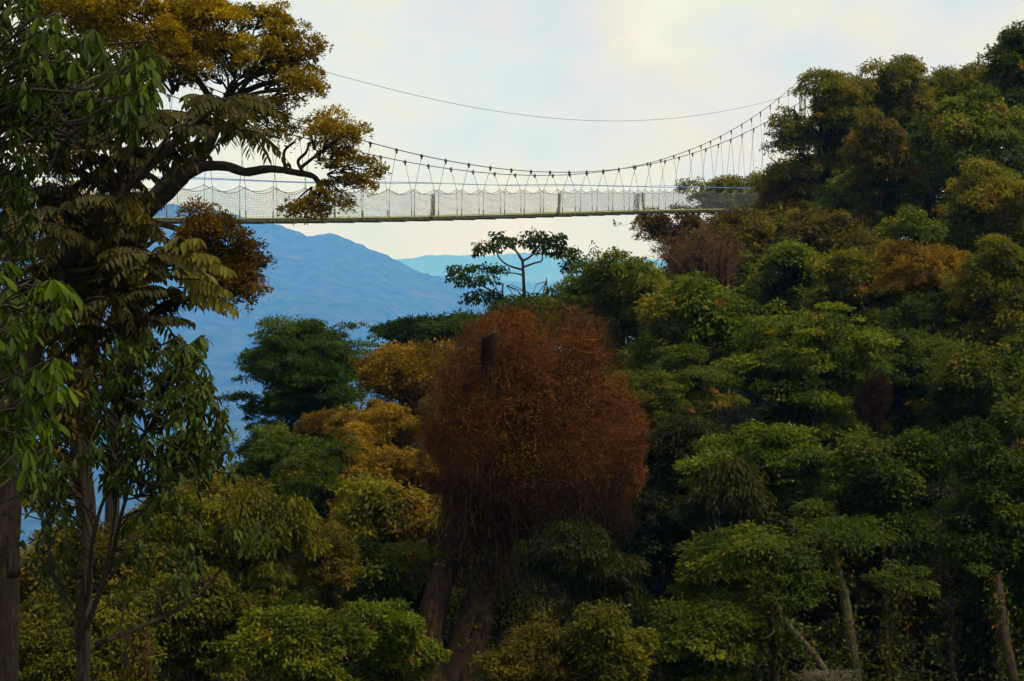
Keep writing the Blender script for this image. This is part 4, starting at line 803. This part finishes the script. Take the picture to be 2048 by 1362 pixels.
# ------------------------------------------------------------------ foreground tree with big obovate leaves
OBO = ((0, .06), (.3, .55), (.62, 1), (.85, .85), (1, .08))
rng = np.random.default_rng(82)
def rosette(mb, c, s, rng, n=8, L=54, W=17, tint=0., droop=.9):
    th = rng.random()*6.28 + np.arange(n)*2*pi/n + rng.normal(size=n)*.25
    a = np.stack([np.cos(th), np.sin(th), -droop-.7*rng.random(n)], -1); nn = np.stack([np.cos(th)*.8, np.sin(th)*.8, np.ones(n)], -1)+rng.standard_normal((n, 3))*.5; a = a+rng.standard_normal((n, 3))*.28
    leaves(mb, c+nrm(a)*s*3, a, nn, s*L*(.45+.7*rng.random(n)), s*W*(.6+.5*rng.random(n)), np.clip(tint+rng.random(n)*.6, 0, 1), big=True, curl=.22, shape=OBO)
def fore_tree(label, base, D, trunk, regions, bark, pal, seed, name='foreground_tree', W=17):
    rng = np.random.default_rng(seed); s1 = D/F; r_ = custom(name, label, 'tree', base, 'foreground trees at the left edge'); tb, fb = MB(), MB()
    p = pth(tb, trunk[0], trunk[1], trunk[2], 30, 12, rng, .04)
    for (u0, v0, u1, v1, cnt, tint, L) in regions:
        for _k in range(cnt):
            u, v = u0+(u1-u0)*rng.random(), v0+(v1-v0)*rng.random(); c = P(u, v, D+rng.normal()*.5)
            i_ = int(np.argmin(np.abs(p[:, 2]-(c[2]-.35)))); st = p[i_]
            if rng.random() < .22: tb.tube(limb_path(st, c, rng, .07, 9), np.linspace(.014, .004, 9), 4, cap=False)
            else: tb.tube(limb_path(c+np.array([-.12-.2*rng.random(), rng.normal()*.1, -.1-.12*rng.random()]), c, rng, .1, 4), np.linspace(.006, .004, 4), 3, cap=False)
            rosette(fb, c, s1, rng, 7+int(rng.random()*4), L, W*L/54, tint+rng.normal()*.08)
    tb.build('trunk', M[bark], r_, True); fb.build('leaves', M[pal], r_); return r_
D = 12.; b = P(-60, 1362, D); b[2] -= 9
fore_tree('dark foreground tree with large drooping paddle leaves across the top left corner', b, D, ([(-130, 5000, D), (-130, 1362, D), (-120, 700, D), (-120, 200, D), (-100, -100, D)], .14, .07),
  [(-60, -40, 70, 130, 46, .12, 40), (20, 50, 210, 210, 80, .15, 42), (190, 80, 300, 210, 30, .22, 44), (240, 110, 335, 180, 14, .3, 44), (-60, 130, 90, 330, 46, -.1, 40), (80, 180, 290, 260, 24, 0, 40), (-60, 300, 60, 500, 40, 0, 38), (60, 10, 120, 80, 8, .2, 40)], 'barkdark', 'paddle', 83, W=15)
D = 10.5; b = P(-40, 1362, D); b[2] -= 9
fore_tree('foreground tree with bright green paddle-leaf rosettes along the left edge', b, D, ([(-130, 5000, D), (-130, 1362, D), (-120, 1000, D), (-100, 760, D), (-90, 540, D)], .12, .05),
  [(-40, 520, 70, 680, 34, .0, 40), (60, 550, 140, 640, 14, .1, 44), (-40, 660, 60, 880, 40, -.2, 40), (90, 710, 130, 750, 5, .2, 46), (30, 730, 110, 850, 16, .05, 44), (105, 760, 140, 790, 4, .25, 44), (0, 860, 100, 950, 14, -.2, 40)], 'barkdark', 'fresh', 84)
# large leaning trunk at the left edge
D = 13.; b = P(5, 1362, D); b[2] -= 9
r_ = custom('old_tree', 'thick brown trunk at the far left edge of the foreground', 'tree', b, 'foreground trees at the left edge'); tb = MB()
pth(tb, [(0, 5000, D), (5, 1362, D), (8, 1150, D), (12, 1000, D), (0, 880, D), (-20, 700, D), (-30, 500, D)], .11, .08, 40, 14, rng, .04); tb.build('trunk', M['barkfine'], r_, True)
fb = MB(); c = np.array([P(10+rng.normal()*22, v, D) for v in rng.uniform(880, 1100, 40)])
for q in c: rosette(fb, q, D/F, rng, 5, 26, 9, .1, 1.4)
fb.build('climbing_leaves', M['shade'], r_)
# reddish stump-like trunk at the bottom
D = 26.; b = P(272, 1362, D); b[2] -= 5; r_ = custom('broken_tree', 'rough reddish-brown broken trunk at the bottom left', 'tree', b); tb = MB()
pth(tb, [(268, 2200, D), (270, 1362, D), (278, 1290, D), (282, 1262, D), (284, 1240, D)], .17, .10, 40, 14, rng, .12)
for k_ in range(7): tb.tube(limb_path(P(275+k_*2.5, 1262, D-.05+rng.normal()*.05), P(274+k_*3, 1215+rng.random()*28, D), rng, .06, 5), np.linspace(.035, .003, 5), 4, cap=False)
for k_ in range(8): tb.tube(limb_path(P(270+rng.normal()*14, 1400, D-.12), P(280+rng.normal()*12, 1220+rng.random()*60, D-.12), rng, .04, 8), np.linspace(.04, .012, 8), 5)
tb.build('trunk', M['barkred'], r_, True)
fb = MB(); n_ = 700; q = np.array([P(278+rng.normal()*24, 1215+150*rng.random(), D-.2+rng.normal()*.2) for _ in range(n_)]); a = rng.standard_normal((n_, 3)); a[:, 2] -= .8
leaves(fb, q, a, rng.standard_normal((n_, 3)), .075*(.6+.8*rng.random(n_)), .028, rng.random(n_)*.7); fb.build('climbing_leaves', M['olive'], r_)

# ------------------------------------------------------------------ tree with long pinnate fronds
rng = np.random.default_rng(85); D = 17.; s1 = D/F; b = P(60, 1362, D); b[2] -= 7
r_ = custom('pinnate_tree', 'foreground tree with long feathery fronds of paired leaflets, some yellowing, before the thick limb', 'tree', b); tb, fb, lb = MB(), MB(), MB()
tr_ = pth(tb, [(-30, 3600, D), (-20, 1362, D), (-10, 1000, D), (50, 750, D), (120, 560, D), (200, 430, D), (300, 330, D), (400, 240, D)], .13, .03, 40, 9)
def frond(mb, c, d, L, pairs, rng, lf, tint, sag=.5):
    d = nrm(np.array(d)); n = pairs+3; x = np.linspace(0, 1, n); up = np.array([0, 0, 1.])
    p = c + d*L*x[:, None] - up*L*sag*(x**2)[:, None]; tb.tube(p, np.linspace(.006, .002, n)*1.3, 3, cap=False)
    t = nrm(np.gradient(p, axis=0)); s_ = nrm(np.cross(t, up+1e-3)); k = np.arange(2, n)
    env = lf*(.55+.6*np.sin(np.clip(x[k]*1.15, 0, 1)*pi*.85))
    for sg in (-1, 1):
        a = s_[k]*sg*.85 + t[k]*.35 - up*(.75+.3*rng.random((len(k), 1))) + rng.standard_normal((len(k), 3))*.12
        nn = up*1. + s_[k]*sg*.9 + rng.standard_normal((len(k), 3))*.25
        leaves(mb, p[k], a, nn, env*(.85+.3*rng.random(len(k))), env*.34, np.clip(tint+rng.random(len(k))*.4, 0, 1), big=True, curl=.12, shape=((0, .2), (.25, .95), (.55, 1), (.85, .5), (1, .03)))
tips = [(420, 205, 0, .35), (380, 230, 0, .3), (340, 260, 0, .2), (455, 245, 0, .2), (300, 300, 0, .15), (260, 250, 0, .15), (150, 270, 0, .2), (80, 250, 0, .2), (200, 320, 0, .1), (110, 330, 0, .1), (60, 380, 0, .05), (160, 400, 0, .05), (230, 400, 0, .1),
         (90, 450, 0, .1), (180, 470, 0, .1), (260, 460, 0, .2), (60, 500, 0, .1), (140, 520, 0, .1), (220, 530, 0, .1), (300, 510, 0, .2), (280, 580, 0, .15), (230, 600, 0, .1), (160, 590, 0, .0), (340, 540, 1, .2), (330, 590, 0, .25), (370, 600, 0, .1), (300, 640, 0, .05), (210, 660, 0, 0), (120, 660, 0, 0), (350, 300, 0, .15), (240, 350, 0, .1), (70, 600, 0, 0), (480, 260, 0, .2), (310, 230, 0, .2), (270, 310, 0, .2), (190, 260, 0, .1), (120, 420, 0, 0), (200, 360, 0, .1), (130, 480, 0, .1), (220, 480, 0, .1), (30, 440, 0, 0), (100, 560, 0, 0), (190, 570, 0, 0), (260, 540, 0, .1), (450, 200, 0, .3)]
for (u, v, lit, tint) in tips:
    c = P(u, v, D+rng.normal()*.35); i_ = int(np.argmin(np.abs(tr_[:, 0]-(c[0]-.3)) + np.abs(tr_[:, 2]-(c[2]-.2))))
    tb.tube(limb_path(tr_[i_], c, rng, .08, 10), np.linspace(.022, .010, 10), 5)
    for k_ in range(8):
        az = k_*2*pi/8 + rng.normal()*.5; d = (cos(az), sin(az), .1+.6*rng.random())
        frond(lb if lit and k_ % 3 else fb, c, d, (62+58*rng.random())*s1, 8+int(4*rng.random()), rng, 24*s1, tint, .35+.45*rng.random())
# yellowing fronds; the light they catch is put into their paler colour
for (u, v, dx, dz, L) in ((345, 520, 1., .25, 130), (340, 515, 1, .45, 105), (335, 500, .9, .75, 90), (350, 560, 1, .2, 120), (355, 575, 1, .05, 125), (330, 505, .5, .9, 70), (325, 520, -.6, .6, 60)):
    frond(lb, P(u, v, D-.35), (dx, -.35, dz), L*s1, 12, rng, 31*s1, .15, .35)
tb.build('trunk', M['barkdark'], r_, True); fb.build('fronds', M['pinnate'], r_); lb.build('yellowing_lit_fronds', M['pinnatelit'], r_)

# ------------------------------------------------------------------ slender sapling
def drooptree(label, base, D, stems, clusters, seed, pal='sapling', lf=27, nl=11, name='slender_sapling', rad=.02, group=None):
    rng = np.random.default_rng(seed); s1 = D/F; r_ = custom(name, label, 'tree', base, group); tb, fb = MB(), MB(); pts = []
    for q, r0, r1 in stems: pts.append(pth(tb, [(u, v, D+(u-200)*.002) for u, v in q], r0, r1, 24, 7, rng, .04))
    allp = np.concatenate(pts)
    for (u0, v0, u1, v1, cnt, tint) in clusters:
        for _k in range(cnt):
            a_, b_ = rng.random(), rng.random(); c = P(u0+(u1-u0)*a_, v0+(v1-v0)*b_, D+rng.normal()*.45)
            dd = np.linalg.norm(allp-(c-np.array([0, 0, .25])), axis=1); st = allp[int(np.argmin(dd))]
            pa = limb_path(st, c, rng, .09, 8); tb.tube(pa, np.linspace(.009, .004, 8), 4, cap=False)
            n_ = nl; pos = pa[rng.integers(4, 8, n_)]+rng.standard_normal((n_, 3))*s1*5; th = rng.random(n_)*6.28
            a = np.stack([np.cos(th), np.sin(th), -.5-.9*rng.random(n_)], -1); nn = np.stack([np.cos(th)*.7, np.sin(th)*.7, np.ones(n_)], -1)+rng.standard_normal((n_, 3))*.4
            leaves(fb, pos, a, nn, s1*lf*(.6+.6*rng.random(n_)), s1*lf*.33, np.clip(tint+rng.random(n_)*.7, 0, 1), big=True, curl=.2, shape=((0, .1), (.3, .9), (.6, .9), (.85, .45), (1, .03)))
    tb.build('trunk', M['barkdark'], r_, True); fb.build('leaves', M[pal], r_)
D = 16.; b = P(165, 1362, D); b[2] -= 7
drooptree('slender many-stemmed sapling with hanging leaves against the blue valley, lower left', b, D,
  [([(165, 3800), (162, 1362), (158, 1300), (155, 1235)], .045, .030), ([(155, 1235), (120, 1170), (100, 1110), (93, 1040), (90, 940), (95, 860)], .016, .006), ([(155, 1235), (175, 1200), (182, 1100), (200, 1020), (225, 960), (250, 880), (262, 780), (270, 690)], .022, .007),
   ([(172, 1260), (200, 1180), (225, 1110), (240, 1040), (262, 960), (285, 880), (330, 800), (360, 720)], .024, .007), ([(200, 1180), (225, 1060), (235, 960), (240, 860), (255, 760)], .014, .006), ([(190, 1290), (290, 1250), (360, 1215), (420, 1165), (480, 1090), (530, 1040)], .024, .006), ([(262, 960), (330, 930), (400, 880), (440, 860)], .010, .004), ([(250, 1000), (330, 980), (420, 930)], .010, .004)],
  [(215, 660, 330, 800, 60, .1), (330, 670, 415, 800, 52, .2), (380, 780, 450, 900, 26, .2), (250, 800, 390, 960, 55, .05), (180, 760, 260, 980, 34, 0), (400, 880, 470, 960, 10, .15), (70, 900, 160, 1080, 26, 0), (300, 960, 420, 1040, 14, .1), (430, 1020, 560, 1110, 12, .2), (60, 1080, 140, 1180, 12, 0), (250, 1040, 400, 1180, 22, .1)], 86)
# dark leafy screen between the fronds and the sapling
D = 21.; b = P(110, 1362, D); b[2] -= 7
drooptree('dark leafy tree filling the shade under the feathery fronds at far left', b, D,
  [([(165, 2800), (170, 1362), (176, 1150), (160, 900), (135, 700), (150, 560), (200, 460)], .06, .03), ([(172, 1000), (190, 850), (230, 740), (280, 640)], .04, .01), ([(150, 850), (60, 760), (30, 600), (20, 420)], .04, .01), ([(120, 760), (150, 600), (140, 430), (120, 330)], .04, .01)],
  [(-20, 420, 300, 560, 120, -.15), (-20, 560, 300, 700, 150, -.15), (-20, 700, 210, 860, 120, -.15), (-20, 860, 130, 1000, 60, -.15), (-20, 300, 160, 430, 60, -.1), (-20, 100, 200, 300, 70, -.2), (60, 60, 260, 200, 30, -.2), (160, 380, 300, 470, 40, -.15)], 87, pal='brownolive', lf=22, nl=16, name='shade_tree')

# ------------------------------------------------------------------ ground laid through the feet of the trees
BB = np.array(BASES); fixed = np.array([[0, -2, -17.], [-20, 5, -17], [20, 5, -16], [-60, 60, -22], [-40, 110, -35], [-15, 112, -34], [-8, 135, -40], [-27, 88, -30], [-16, 97, -31], [5, 150, -38], [0, 125, -25], [60, 60, -6], [60, 110, 6], [70, 150, 14], [45, 165, 4], [20, 170, -12]])
BB = np.concatenate([BB, fixed])
def ground_z(x, y):
    sh = x.shape; x = x.ravel(); y = y.ravel(); num = 0; den = 0
    for b in BB:
        w_ = 1/(((x-b[0])**2+(y-b[1])**2)+3.)**2; num = num+w_*b[2]; den = den+w_
    z = num/den
    r = np.sqrt((x-28)**2+(y-85)**2); lim = 70+30*np.clip((x-20)/40, 0, 1)+np.clip(-y/60, 0, 1)*60
    far = 1-np.exp(-np.maximum(r-lim, 0)/420)
    z = z*(1-far) + (-1390)*far
    return (z - .35 + fbm(x/7, y/7, 4)*1.2).reshape(sh)
def axis(n, near, far):   # dense near the camera, stretched to the horizon
    a = np.linspace(-1, 1, n); return near*a*1.0 + (far-near)*np.sign(a)*np.abs(a)**9
gx, gy = np.meshgrid(axis(221, 170, 20000), 80+np.where(np.linspace(-1, 1, 221) < 0, axis(221, 150, 2200), axis(221, 150, 39500)), indexing='ij')
gz = ground_z(gx, gy); mb = MB(); n_ = 221; i = np.arange(n_-1)[:, None]*n_; j = np.arange(n_-1)[None]
f = np.stack([i+j, i+n_+j, i+n_+j+1, i+j+1], -1).reshape(-1, 4); mb.add(np.stack([gx, gy, gz], -1), f)
tag(mb.build('ground', M['soil'], smooth=True), kind='structure')
# undergrowth
rng = np.random.default_rng(90); n_ = 9000; y = 26+rng.random(n_)**.8*120; x = y*(-.30+.64*rng.random(n_)); k_ = ~((x < -3) & (y > 72)) & (y < 128); x = x[k_]; y = y[k_]; n_ = len(x); z = ground_z(x, y)
mb = MB(); h = rng.random(n_)**1.5*2.6; m_ = 14
c = np.repeat(np.stack([x, y, z+h+.3], -1), m_, 0)+rng.standard_normal((n_*m_, 3))*.45; a = rng.standard_normal(c.shape); a[:, 2] -= .3; Ls = .06+.0021*np.repeat(y, m_)
leaves(mb, c, a, np.array([0, 0, 1.])+rng.standard_normal(c.shape)*.5, Ls, Ls*.45, np.clip(np.repeat(rng.random(n_), m_)*.6+rng.random(n_*m_)*.3, 0, 1))
tag(mb.build('undergrowth', M['shade']), 'dim leafy undergrowth covering the forest floor', kind='stuff')

# ------------------------------------------------------------------ blue air over the valley
hz = MB(); top = 16.; hz.box((0, 19000, (top-2100)/2), (21000, 21500, (top+2100)/2))
m, t, o = mat_base('haze'); v = N(t, 'ShaderNodeVolumePrincipled'); v.inputs['Color'].default_value = HAZE_C; v.inputs['Absorption Color'].default_value = (1, 1, 1, 1)
v.inputs['Density'].default_value = HAZE_D; v.inputs['Anisotropy'].default_value = .0; t.links.new(v.outputs[0], o.inputs['Volume'])
hb = hz.build('haze', m); tag(hb, 'blue haze filling the valley air', kind='stuff')
